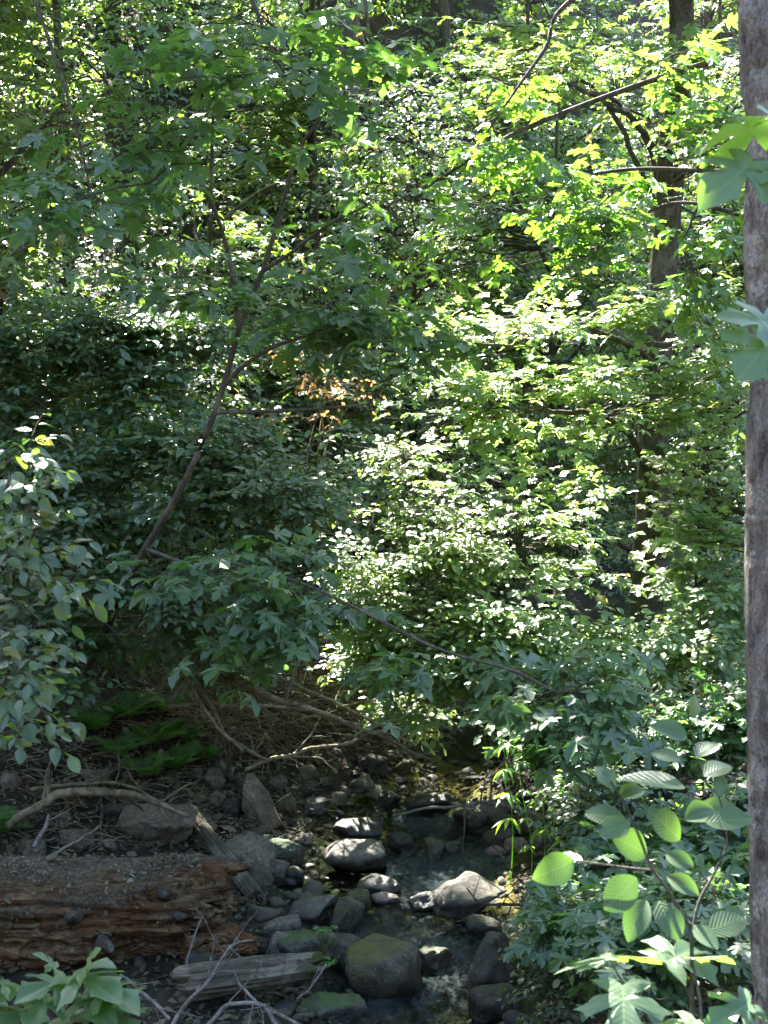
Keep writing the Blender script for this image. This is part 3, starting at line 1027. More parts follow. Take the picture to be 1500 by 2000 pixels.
    # crumbled brown lumps under the broken end
    for px, py, dl, w, h in ((440, 1832, 8.5, 120, 50), (415, 1868, 8.45, 120, 50), (470, 1850, 8.5, 70, 30), (385, 1800, 8.6, 110, 70), (405, 1735, 8.62, 90, 60), (436, 1762, 8.6, 56, 44), (425, 1705, 8.75, 50, 40)):
        Pm, Fm = rock_shape(int(px + py), .8, 5)
        Pm = Pm + (.16 * fbm(Pm * np.array([1.2, 4, 5]), 4, int(py)) + .05 * fbm(Pm * np.array([6, 16, 16]), 3, 5))[:, None] * norm(Pm)
        Vv = at(px, py, dl) + (Pm * np.array([w, 60, h]) * 8.5 / F / 2) @ rot_mat(0, rng.uniform(-.15, .3), 0).T
        link_mesh('wood_chunk', Vv, Fm.ravel(), np.full(len(Fm), 3), M['log'], root, smooth=True, attrs={'rot': np.ones(len(Vv))})
    # grey branch stubs on the flank
    for px, py, rp, dl, dv in ((322, 1748, 15, 8.38, (.25, -1, .35)), (346, 1790, 13, 8.36, (.9, -.8, .1)), (142, 1792, 17, 8.12, (.2, -1, .3)), (210, 1848, 14, 8.16, (.8, -1, -.1))):
        g = Geo()
        r0 = rp * .62 * 8.3 / F
        d = norm(np.array(dv, float))
        t = np.linspace(-.9, 1, 9)
        c = at(px, py, dl)
        pts = c + d * (t * .075)[:, None] + .006 * rng.normal(size=(9, 3))
        tubes(g, pts, r0 * np.array([1.7, 1.6, 1.4, 1.25, 1.1, 1.05, 1.0, .85, .35]), 12)
        Vv = np.concatenate(g.V)
        Vv = Vv + (.009 * fbm(Vv * 30, 3, int(px)))[:, None] * norm(Vv - c)
        link_mesh('branch_stub', Vv, np.concatenate(g.L), np.concatenate(g.S), M['knot'], root, smooth=True)
    return A, Bp, ax, side, upx, Lg


def wood_log(name, label, P0, P1, r0, r1, mat, seed, flat=1.0, part='log_body'):
    """a weathered length of timber with grooves along its grain and broken ends"""
    ax = norm(P1 - P0)
    Lg = np.linalg.norm(P1 - P0)
    sd = norm(np.cross(ax, np.array([0, 0, 1.0])))
    up = np.cross(sd, ax)
    nu, nt_ = 120, 72
    u = np.linspace(0, 1, nu)
    th = np.linspace(0, 2 * np.pi, nt_, endpoint=False)
    U, TH = np.meshgrid(u, th, indexing='ij')
    c = np.stack([U * Lg, np.sin(TH), np.cos(TH)], -1)
    r = (r0 + (r1 - r0) * U) * (1 + .26 * fbm(c * np.array([.8, 1.7, 1.7]), 3, seed) + .16 * fbm(c * np.array([1.6, 7, 7]), 4, seed + 4))
    for k in range(9):
        a = rng.uniform(0, 6.28)
        r = r * (1 - rng.uniform(.05, .16) * np.clip(.5 + vnoise(c * np.array([1.1, 0, 0]) + k * 3.1, k), 0, 1) * np.exp(-(((TH - a - .25 * vnoise(c * np.array([.9, 0, 0]) + k, 3)) % 6.283) / rng.uniform(.03, .09)) ** 2))
    ej = fbm(np.stack([np.sin(th) * 3, np.cos(th) * 3, th * 0], -1), 3, seed + 9)
    x = U * Lg + .10 * r0 * 6 * (ej[None] * (np.clip((U - .85) / .15, 0, 1) - np.clip((.15 - U) / .15, 0, 1)))
    sag = np.sin(U * 3.1) * .02 * Lg * (vnoise(np.array([[seed * 1.7, .3, .2]]), 5)[0])
    V = P0 + x[..., None] * ax + (np.sin(TH) * r)[..., None] * sd + (np.cos(TH) * r * flat + sag)[..., None] * up
    rings = [V]
    for e, first in ((V[-1], False), (V[0], True)):
        cen = e.mean(0)
        for s in (.7, .35, .02):
            k = (cen + (e - cen) * s + ax * (.25 * r0 * (1 - s) * (1 if first else -1)) + ax * (.12 * r0 * fbm(np.stack([np.sin(th) * 5 * s, np.cos(th) * 5 * s, th * 0], -1), 3, seed + 20))[:, None])[None]
            if first:
                rings.insert(0, k)
            else:
                rings.append(k)
    V = np.concatenate(rings)
    n0 = V.shape[0]
    I = np.arange(n0 * nt_).reshape(n0, nt_)
    q = np.stack([I[:-1], np.roll(I[:-1], -1, 1), np.roll(I[1:], -1, 1), I[1:]], -1).reshape(-1, 4)
    mid = (P0 + P1) / 2
    yaw = math.atan2(ax[1], ax[0])
    pit = -math.asin(ax[2])
    Rm = rot_mat(0, pit, 0)
    Rm = rot_mat(0, 0, yaw) @ Rm
    Vl = (V.reshape(-1, 3) - mid) @ Rm            # local frame: x along the grain
    o = link_mesh(name, Vl, q.ravel(), np.full(len(q), 4), mat, smooth=True)
    o.location = [float(v) for v in mid]
    o.rotation_euler = (0, pit, yaw)
    tag(o, label, 'log')
    return o


def stick(label, pts, mat, twigs=0, sides=6, name='fallen_branch', cat='branch', tl=.35, group=None, n=30, wob=.022):
    """bare branch from pixel points (px, py, depth, radius px), with side twigs"""
    P, r = line_px(pts, n)
    tt = np.linspace(0, 1, n) * np.linalg.norm(P[-1] - P[0])
    w0 = rng.uniform(0, 90)
    P = P + wob * np.stack([fbm(P3(tt * 4 + w0, tt * 0 + q, .5), 3, q) for q in (1, 2, 3)], -1)
    g = Geo()
    tubes(g, P, r, sides, True)
    for i in range(twigs):
        j = int(rng.uniform(.25, .97) * (n - 1))
        tan = norm(P[min(j + 1, n - 1)] - P[j - 1])
        d = norm(tan + .75 * rng.normal(size=3) + np.array([0, 0, .1]))
        t = np.linspace(0, 1, 7)
        L = tl * rng.uniform(.35, 1.2)
        q = P[j] + d * (t * L)[:, None] + np.cumsum(rng.normal(size=(7, 3)), 0) * .02 * L
        tubes(g, q, np.maximum(r[j] * .55, .0018) * np.linspace(1, .3, 7), 4)
        if rng.random() < .6:
            d2 = norm(d + .7 * rng.normal(size=3))
            tubes(g, q[3] + d2 * (t * L * .5)[:, None] + np.cumsum(rng.normal(size=(7, 3)), 0) * .012 * L, np.maximum(r[j] * .35, .0015) * np.linspace(1, .35, 7), 4)
    o = g.build(name, mat, smooth=True)
    tag(o, label, cat, group)
    return o


# ================================================================== PLANTS
WINDOWS = []          # leaf gaps cut to light chosen spots: (point, radius, least distance up the ray)


def sun_gaps(share):
    def keep(P):
        k = np.ones(len(P), bool)
        for c, r, t0 in WINDOWS:
            v = P - c
            t = v @ SUN_DIR
            d = np.linalg.norm(v - t[:, None] * SUN_DIR, axis=1)
            k &= ~((t > t0) & (d < r))
        return k | (rng.random(len(P)) < share)
    return keep


def plant(name, label, cat, base, skel, blobs, K, S, k, size, tpl, mat, bark, group=None, wood='stem', leaf='foliage', sides=7, skel_n=22, keep=None, t0node=.15, wob=.0, **kw):
    """skel: list of pixel polylines; returns root"""
    root = empty(name, base, label, cat, group)
    nodes = []
    for i, s in enumerate(skel):
        P, r = s if isinstance(s, tuple) else line_px(s, skel_n)
        P = P.copy()
        if wob:
            tt = np.arange(len(P)) / len(P) * 9 + i * 7.7
            P = P + wob * np.stack([fbm(P3(tt, tt * 0 + q, .5), 3, q + i) for q in (1, 2, 3)], -1) * np.linspace(0, 1, len(P))[:, None] ** .5
        g = Geo()
        tubes(g, P, r, sides if i == 0 else max(5, sides - 2))
        V = np.concatenate(g.V)
        # slight lumps
        rr = np.repeat(r, sides if i == 0 else max(5, sides - 2))
        V = V + (fbm(V * 9, 2, i + 3) * .10 * rr)[:, None] * norm(V - np.repeat(P, sides if i == 0 else max(5, sides - 2), 0))
        link_mesh(wood if i == 0 else ('limb' if wood == 'trunk' else 'stem'), V, np.concatenate(g.L), np.concatenate(g.S), bark, root, smooth=True)
        nodes.append(P[int(len(P) * t0node):])
    nodes = np.concatenate(nodes)
    lv, br = Leaves(), Geo()
    if K:
        grow(lv, br, nodes, blobs, K, S, k, size, **kw)
        br.build('twigs', M['twig'] if bark is not M['dead_twig'] else bark, root)
        lv.build(leaf, tpl, mat, root, keep)
    return root


def stems_up(base, tops, r=.012, n=14, bend=.15):
    """stems fanning from a base point to the given tops, as (points, radii)"""
    out = []
    for t in tops:
        t = np.asarray(t, float)
        b = base + np.array([rng.normal(0, .05), rng.normal(0, .05), -.08])
        mid = b * .45 + t * .55 + np.array([rng.normal(0, bend), rng.normal(0, bend), .15 * np.linalg.norm(t - b)])
        L = smooth_line(np.array([b, mid, t]), n)
        out.append((L, np.linspace(r, r * .35, n)))
    return out


def shrub(name, label, blobs, K, S, k, size, tpl, mat, base=None, cat='shrub', group=None, r=.010, bark=None, **kw):
    kw.setdefault('keep', sun_gaps(.28))
    C = np.array([b[0] for b in blobs])
    if base is None:
        c = C.mean(0) + np.array([-.15, .9, 0])
        base = ground_pt(c[0], c[1])
    base = np.asarray(base, float)
    return plant(name, label, cat, base, stems_up(base, [c for c in C], r), blobs, K, S, k, size, tpl, mat, bark or M['sapling_bark'], group, **kw)


# ================================================================== BUILD: ground, water, rocks
build_ground()
build_water()
for r_ in ROCKS:
    rock(*r_)

# half-buried stones on the shaded bank
def bank_stones():
    for i, (px, py, w) in enumerate(((60, 1660, 52), (150, 1640, 64), (215, 1585, 40), (120, 1600, 38), (30, 1600, 46), (180, 1520, 40), (90, 1490, 46), (260, 1560, 34), (400, 1610, 44), (425, 1560, 36), (465, 1530, 40), (385, 1560, 30), (540, 1530, 38), (600, 1510, 44), (640, 1530, 32), (520, 1640, 34), (215, 1650, 36), (20, 1520, 40))):
        rock(px, py, w, w * .66, (5, 5, 2, 1)[i % 4], .5, 'brown stone half buried among leaf litter on the shaded bank', rng.uniform(-20, 20))


bank_stones()

# pebbles and litter that nobody could count
def pebbles():
    shapes = [rock_shape(900 + i, .3 + .5 * (i % 2), 2) for i in range(10)]
    V, L = [], []
    n = 0
    N = 3000
    y = rng.uniform(7.0, 15, N)
    xc, hw = np.interp(y, YS, XC), np.interp(y, YS, HW)
    x = xc + rng.normal(-.35, .95, N) * (hw + .25)
    z = height(x, y)
    s = np.exp(rng.normal(math.log(.021), .62, N))
    keep = (s < .13) & (z < 1.0)
    for i in np.nonzero(keep)[0]:
        P, Fc = shapes[i % 10]
        sc = s[i] * np.array([rng.uniform(.8, 1.7), rng.uniform(.7, 1.3), rng.uniform(.4, .85)])
        q = (P * sc) @ rot_mat(rng.normal(0, .4), rng.normal(0, .4), rng.uniform(0, 6.28)).T + np.array([x[i], y[i], z[i] + sc[2] * .15])
        V.append(q)
        L.append(Fc + n)
        n += len(P)
    L = np.concatenate(L)
    m_, nt_, out_ = mat_new('creek_gravel')
    g_ = nd(nt_, 'ShaderNodeNewGeometry')
    tc_ = nd(nt_, 'ShaderNodeTexCoord')
    c_ = ramp(nt_, g_.outputs['Random Per Island'], [(0, (.022, .020, .015)), (.35, (.055, .048, .036)), (.7, (.095, .078, .052)), (.88, (.075, .070, .022)), (1, (.20, .175, .14))])
    c_ = mixc(nt_, .5, c_, ramp(nt_, noise_(nt_, 30, 5, .7, tc_.outputs['Object']), [(.3, (.4, .4, .4)), (.7, (1.2, 1.2, 1.2))]), 'MULTIPLY')
    p_ = nd(nt_, 'ShaderNodeBsdfPrincipled')
    p_.inputs['Roughness'].default_value = .75
    lk(nt_, c_, p_.inputs['Base Color'])
    lk(nt_, p_.outputs[0], out_.inputs[0])
    o = link_mesh('creek_gravel', np.concatenate(V), L.ravel(), np.full(len(L), 3), m_, smooth=True)
    tag(o, 'loose gravel and cobbles along the creek bed and banks', 'gravel', kind='stuff')


pebbles()


def litter():
    lv = Leaves()
    N = 34000
    y = rng.uniform(7, 19, N)
    x = rng.normal(0, 2.8, N) + np.interp(y, YS, XC)
    z = height(x, y)
    k = z > water_z(y) + .05
    x, y, z = x[k], y[k], z[k]
    n = len(x)
    e = .06
    nx, ny = -(height(x + e, y) - z) / e, -(height(x, y + e) - z) / e
    Nn = norm(np.stack([nx, ny, np.ones(n)], -1) + .45 * rng.normal(size=(n, 3)))
    T = rand_unit(n)
    T = norm(T - (T * Nn).sum(1)[:, None] * Nn)
    lv.add(np.stack([x, y, z + .012], -1), T, Nn, np.exp(rng.normal(math.log(.044), .45, n)))
    o = lv.build('leaf_litter', 'ovate_lo', M['litter'])
    tag(o, 'dry brown leaf litter scattered over the creek banks', 'leaf litter', kind='stuff')


litter()

# ================================================================== logs and bare wood
LA, LB, LAX, LSIDE, LUP, LLEN = build_rotten_log()
g1, d1 = at_ground(372, 1590)
g2, d2 = at_ground(508, 1765)
wood_log('weathered_plank', 'narrow grey weathered plank sloping down the bank beside the big layered slab', at(366, 1578, d1 - .12), at(500, 1752, d2 - .1), .062, .055, M['driftwood'], 5, .8)
g3, d3 = at_ground(480, 1950)
wood_log('driftwood_log', 'short pale grey log with a grooved surface lying in front of the mossy rocks', at(350, 1925, d3 - .15), at(622, 1888, d3 + .05), .105, .085, M['driftwood'], 11, .85)

# litter resting on the rotten log
def log_litter():
    lv = Leaves()
    n = 6000
    t = rng.uniform(.0, .90, n) ** .9
    a = rng.normal(.1, .48, n)
    k = vnoise(np.stack([t * LLEN * 3.2, a * 2.5, a * 0], -1), 12) + .5 * vnoise(np.stack([t * LLEN * 11, a * 8, a * 0], -1), 13) > -.12
    t, a = t[k], a[k]
    n = len(t)
    pos = LA + (t * LLEN)[:, None] * LAX + (.376) * (np.sin(a)[:, None] * LSIDE + np.cos(a)[:, None] * LUP)
    Nn = norm(np.sin(a)[:, None] * LSIDE + np.cos(a)[:, None] * LUP + .4 * rng.normal(size=(n, 3)))
    T = rand_unit(n)
    T = norm(T - (T * Nn).sum(1)[:, None] * Nn)
    lv.add(pos, T, Nn, np.exp(rng.normal(math.log(.014), .5, n)))
    o = lv.build('fallen_leaves', 'ovate_lo', M['debris'])
    tag(o, 'dry fallen leaves and bark flakes lying along the top of the rotten log', 'fallen leaves', kind='stuff')


log_litter()

DT, PT = M['dead_twig'], M['pale_twig']
stick('long bare fallen branch sloping from the fern bank down to the pool', [(170, 1262, 11.6, 11), (330, 1286, 11.2, 12), (420, 1312, 11.0, 11), (540, 1365, 10.9, 7), (650, 1402, 11, 5), (760, 1446, 11.3, 3.5), (860, 1492, 11.6, 2)], DT, 16, 8, n=40)
stick('forked upright bare branch crossing the long fallen branch', [(412, 1228, 10.9, 8), (390, 1252, 10.9, 8.5), (380, 1290, 10.9, 7), (366, 1325, 10.8, 6), (336, 1372, 10.8, 4)], M['pale_twig'], 3, 7)
stick('thin straight bare branch rising to the maple leaves from the fork', [(352, 1282, 10.9, 4), (420, 1250, 10.7, 3.5), (500, 1212, 10.4, 2.5)], DT, 2)
stick('bare stem leaning down behind the fork toward the gravel', [(268, 1138, 11.1, 7), (300, 1205, 10.9, 6), (352, 1290, 10.7, 5), (400, 1368, 10.6, 4.5), (450, 1440, 10.6, 4), (528, 1486, 10.6, 3)], DT, 5)
stick('second bare stem running beside the leaning one', [(330, 1255, 10.8, 4), (370, 1330, 10.6, 4), (420, 1420, 10.5, 3.5), (470, 1470, 10.5, 3)], DT, 4)
stick('level bare branch above the fern clump', [(330, 1382, 10.6, 5), (400, 1374, 10.6, 4.5), (480, 1378, 10.7, 4), (600, 1384, 10.9, 3)], DT, 5)
stick('bare branch with a hooked tip standing in the tangle', [(555, 1372, 10.8, 4), (575, 1310, 10.8, 4), (598, 1284, 10.8, 3.5), (640, 1290, 10.8, 2.5)], M['pale_twig'], 2)
stick('arched bare branch reaching to the head of the pool', [(510, 1312, 10.8, 4), (600, 1345, 10.9, 4), (700, 1395, 11.2, 3.5), (800, 1450, 11.5, 2.5)], DT, 9)
stick('low bare branch lying along the gravel edge', [(480, 1500, 10.6, 4), (570, 1470, 10.8, 4), (680, 1450, 11.1, 3.5), (790, 1415, 11.4, 2.5)], DT, 8)
stick('arched yellow-brown branch lying over the bank behind the rotten log', [(18, 1612, 9.6, 8), (70, 1572, 9.6, 9), (120, 1551, 9.7, 9), (200, 1546, 9.8, 8.5), (280, 1562, 9.8, 6), (372, 1590, 9.9, 3.5)], DT, 7, 8)
stick('thin bare branch crossing above the arched one', [(60, 1535, 9.8, 4), (150, 1530, 9.9, 4), (230, 1525, 9.9, 3.5), (330, 1572, 10, 2.5)], DT, 5)
stick('pale broken stick poking from the bank beside the rotten log', [(68, 1655, 9.1, 4), (88, 1622, 9.2, 4.5), (92, 1598, 9.3, 3)], M['pale_twig'], 1)
stick('bare twig leaning across the rotten log toward the bank', [(100, 1672, 8.6, 3), (150, 1640, 8.9, 2.8), (195, 1612, 9.3, 2)], M['pale_twig'], 2)
stick('bare sunlit stick lying across the stream above the pale rocks', [(780, 1592, 10.9, 2.2), (880, 1577, 10.9, 3.2), (980, 1573, 10.8, 4), (1085, 1602, 10.6, 4.5)], M['pale_twig'], 5, tl=.3)
stick('dark twig hanging over the riffle from the shrubs', [(1062, 1772, 8.5, 3), (1000, 1772, 8.6, 3), (945, 1768, 8.6, 2.2), (915, 1735, 8.7, 1.4)], M['twig'], 6, tl=.25)
stick('thin drooping twig over the sunlit shallows', [(905, 1560, 9.8, 1.8), (910, 1610, 9.7, 1.6), (902, 1668, 9.6, 1.2)], M['twig'], 2, tl=.2)
stick('thin twig slanting over the shallows into the right bank weeds', [(960, 1655, 9.0, 1.5), (1010, 1710, 8.8, 2), (1060, 1772, 8.6, 2.2)], M['twig'], 3, tl=.2)
stick('pale dead branch forking upward in front of the driftwood log', [(318, 2040, 6.9, 4.5), (362, 1965, 7.0, 4.5), (400, 1918, 7.0, 4), (440, 1862, 7.1, 3.2), (498, 1842, 7.2, 2)], PT, 7, tl=.28)
stick('pale dead branch running from the maple leaves toward the fork', [(232, 1912, 7.0, 3.2), (280, 1945, 7.0, 3.6), (325, 1990, 6.9, 4)], PT, 4, tl=.2)
stick('pale dead branch arching right below the driftwood log', [(455, 1898, 7.1, 2), (480, 1935, 7.1, 3), (520, 1965, 7.0, 3.6), (590, 2005, 7.0, 4.2)], PT, 6, tl=.22)
stick('curved grey dead branch at the very bottom of the bank', [(400, 2010, 6.9, 5), (450, 1962, 7.0, 4.6), (510, 1965, 7.0, 4.4), (548, 2010, 6.9, 5)], PT, 6, tl=.2)
stick('thin pale twig lying on the dark slab by the driftwood log', [(585, 1955, 7.6, 2), (610, 1925, 7.7, 2.2), (640, 1880, 7.8, 1.6)], PT, 2, tl=.2)
stick('bare twig against the torn end of the rotten log', [(368, 1892, 8.0, 2), (376, 1840, 8.1, 2.2), (392, 1790, 8.2, 1.5)], PT, 2, tl=.15)

# the fine tangle behind the gravel bank
def brushwood():
    g = Geo()
    for i in range(620):
        px, py = rng.uniform(330, 870), rng.uniform(1290, 1470)
        if py < 1270 + (px - 330) * .12:
            continue
        gp, d = at_ground(px, py)
        c = gp + np.array([0, -.05, .04 + rng.uniform(0, .42)])
        dr = norm(np.array([rng.normal(.8, .5), rng.normal(0, .45), rng.normal(-.25, .3)]))
        L = rng.uniform(.25, 1.3)
        t = np.linspace(-.5, .5, 8)
        q = c + dr * (t * L)[:, None] + np.cumsum(rng.normal(size=(8, 3)), 0) * .022 * L + np.array([0, 0, .25 * L]) * (0.25 - t[:, None] ** 2)
        tubes(g, q, rng.uniform(.002, .0065) * np.linspace(1, .4, 8), 4)
    for i in range(950):
        px, py = rng.uniform(-20, 620), rng.uniform(1380, 1660)
        gp, d = at_ground(px, py)
        L = rng.uniform(.08, .45)
        a = rng.uniform(0, 6.28)
        dr = np.array([math.cos(a), math.sin(a), rng.normal(.1, .25)])
        t = np.linspace(-.5, .5, 6)
        q = gp + np.array([0, 0, .03]) + dr * (t * L)[:, None] + np.cumsum(rng.normal(size=(6, 3)), 0) * .02 * L
        tubes(g, q, rng.uniform(.0018, .006) * np.linspace(1, .5, 6), 4)
    o = g.build('brushwood', DT)
    tag(o, 'tangle of thin bare twigs on the bank under the maple', 'brushwood', kind='stuff')


brushwood()

# ================================================================== trees with named trunks
W_ = [(1195, 1885, 2.62, .12), (1222, 1960, 2.55, .05), (1420, 1872, 2.6, .08), (1430, 262, 2.44, .17), (1460, 650, 2.44, .16), (190, 1890, 4.15, .05), (80, 1930, 4.15, .04), (60, 880, 4.0, .10), (60, 960, 4.0, .06),
      (700, 930, 13, .8), (840, 960, 12.9, .8), (700, 1130, 12.4, .6), (860, 1140, 12.3, .7), (830, 1230, 12.1, .5), (960, 1300, 11.7, .5), (930, 1080, 12.4, .6), (1010, 1130, 12.1, .5), (880, 590, 14, .7), (760, 620, 15, .6), (1130, 960, 12.4, .5),
      (780, 1190, 12.3, .6), (1090, 1180, 12.0, .5), (1060, 960, 12.2, .7), (1250, 620, 12.6, .8), (900, 680, 12.2, .7), (1230, 860, 12.6, .5), (1080, 1330, 11, .4), (1400, 920, 12.6, .5),
      (780, 890, 13.2, .8), (730, 1010, 12.8, .9), (860, 1040, 12.8, .95), (790, 1120, 12.5, .8), (910, 1190, 12.0, .8), (1010, 1240, 11.8, .5), (880, 1290, 12.0, .5), (790, 1370, 12.3, .14),
      (1000, 640, 12.2, .75), (1170, 620, 12.6, .8), (950, 740, 12.0, .75), (1100, 740, 12.3, .7), (1000, 850, 12.1, .7), (1120, 870, 12.3, .6), (980, 945, 12.0, .6), (1370, 830, 12.6, .6), (1350, 620, 12.6, .6), (1080, 1050, 12.2, .45), (1290, 760, 12.5, .5),
      (1380, 1040, 12.4, .35), (1250, 950, 12.5, .3), (1180, 1200, 12.2, .3), (1330, 1250, 11.6, .35), (1180, 1270, 11.5, .3),
      (560, 420, 16.5, 1.1), (640, 500, 16, .8), (820, 150, 20, 1.6), (330, 60, 18.5, 1.1), (1000, 60, 20, 1.4), (620, 700, 13.2, .45), (1160, 450, 8.5, .7), (300, 650, 11.5, .5), (100, 640, 11.3, .35),
      (1020, 1600, 9.8, .4), (985, 1650, 9.5, .24), (970, 1700, 9.5, .24), (680, 1080, 12.6, .7), (690, 1190, 12.3, .6), (730, 1290, 12.2, .5), (700, 1000, 12.9, .7), (1000, 1180, 12, .5), (860, 1530, 11.9, .3), (930, 1560, 11.0, .25), (850, 1620, 10.5, .09), (600, 1540, 10.8, .10), (860, 1850, 8.6, .2), (800, 1800, 8.9, .12), (860, 1815, 8.8, .10), (900, 1900, 8.3, .12), (780, 1745, 9.3, .1), (740, 1000, 12.9, .8), (800, 1060, 12.6, .8), (880, 1180, 12.1, .6), (1060, 700, 12.2, .7), (1200, 700, 12.5, .6), (1150, 800, 12.3, .6), (1320, 700, 12.6, .6), (200, 1655, 9.0, .10), (1250, 1400, 9.8, .3), (1150, 1550, 9, .2),
      (460, 1800, 8.8, .05), (610, 1760, 9.0, .06), (700, 1540, 11.0, .08), (850, 1560, 11, .10), (1000, 1480, 9.9, .3), (1300, 1600, 8.0, .2), (1400, 1750, 6.5, .25), (1180, 1800, 7, .2)]
for px, py, d, r in W_:
    WINDOWS.append((at(px, py, d), r, 1.3))


def near_trunk():
    d = 3.5
    root = empty('alder_tree', ground_pt(*at(1540, 1000, d)[:2]), 'large smooth grey alder trunk standing close at the edge of the view', 'tree')
    pts = [(1592, 3600, d, 104), (1576, 2400, d, 100), (1571, 2000, d, 99), (1561, 1500, d, 96), (1551, 1000, d, 93), (1553, 700, d, 90), (1549, 500, d, 95), (1553, 250, d, 91), (1550, 60, d, 102), (1540, -900, d + .2, 92), (1560, -2200, d + .3, 76), (1500, -4200, d + .5, 40)]
    P, r = line_px(pts, 900)
    g = Geo()
    sd = 96
    tubes(g, P, r, sd)
    V = np.concatenate(g.V)
    Q = np.repeat(P, sd, 0)
    nrm = norm(V - Q)
    lump = .0085 * fbm(V * np.array([6, 6, 2.6]), 3, 5) + .0026 * fbm(V * np.array([34, 34, 22]), 3, 8)
    fur = vnoise(V * np.array([16, 16, 2.2]) + 2.0 * vnoise(V * 3, 2)[:, None], 19)
    lump = lump - .010 * np.clip(1 - np.abs(fur) / .07, 0, 1) * np.clip(vnoise(V * np.array([3, 3, 1.6]), 23) * 2.2 + .1, 0, 1)
    # scars, a raised ring and cracks
    for px, py, s, dp in ((1484, 548, .045, -.035), (1466, 30, .06, .022), (1458, 110, .03, -.012), (1462, 300, .03, .012), (1476, 1700, .035, -.020), (1464, 1640, .03, .014), (1492, 600, .03, -.03), (1490, 1440, .02, -.03), (1488, 1500, .02, -.03), (1486, 1560, .02, -.025), (1456, 860, .025, .008)):
        c = at(px, py, d - .07)
        q2 = ((V - c) * np.array([1, 1, .45])) ** 2
        lump = lump + dp * np.exp(-q2.sum(1) / s ** 2 * 2) * (1 + .6 * fbm(V * 40, 2, 3))
    zr = at(1460, 1012, d)[2] + .004 * np.sin(V[:, 0] * 40)
    lump = lump + (.0015 + .005 * vnoise(V * 14, 4)) * np.exp(-((V[:, 2] - zr) / .006) ** 2) - .002 * np.exp(-((V[:, 2] - zr - .014) / .005) ** 2)
    V = V + lump[:, None] * nrm
    link_mesh('trunk', V, np.concatenate(g.L), np.concatenate(g.S), M['alder_bark'], root, smooth=True)
    nodes = P[(P[:, 2] > 6.5)]
    lv, br = Leaves(), Geo()
    top = P[-1]
    grow(lv, br, nodes, [(top + np.array([0, 0, -.4]), (2.2, 2.0, 1.6)), (top + np.array([.4, -.6, -2.0]), (2.0, 1.8, 1.2)), (np.array([-.3, 7.6, 8.2]), (1.1, .9, .45)), (np.array([-.9, 7.2, 8.4]), (1.0, .9, .4)), (np.array([.2, 7.9, 8.4]), (1.0, .9, .4)), (np.array([-.4, 8.4, 8.8]), (1.2, .9, .4))], 420, 6, 7, .10, spray=.5, r0=.014, petiole=.1)  # forward crown blobs, out of view, are added to shade the near leaves
    br.build('branches', M['twig'], root)
    lv.build('crown', 'ovate_lo', M['far'], root, sun_gaps(.02))


near_trunk()


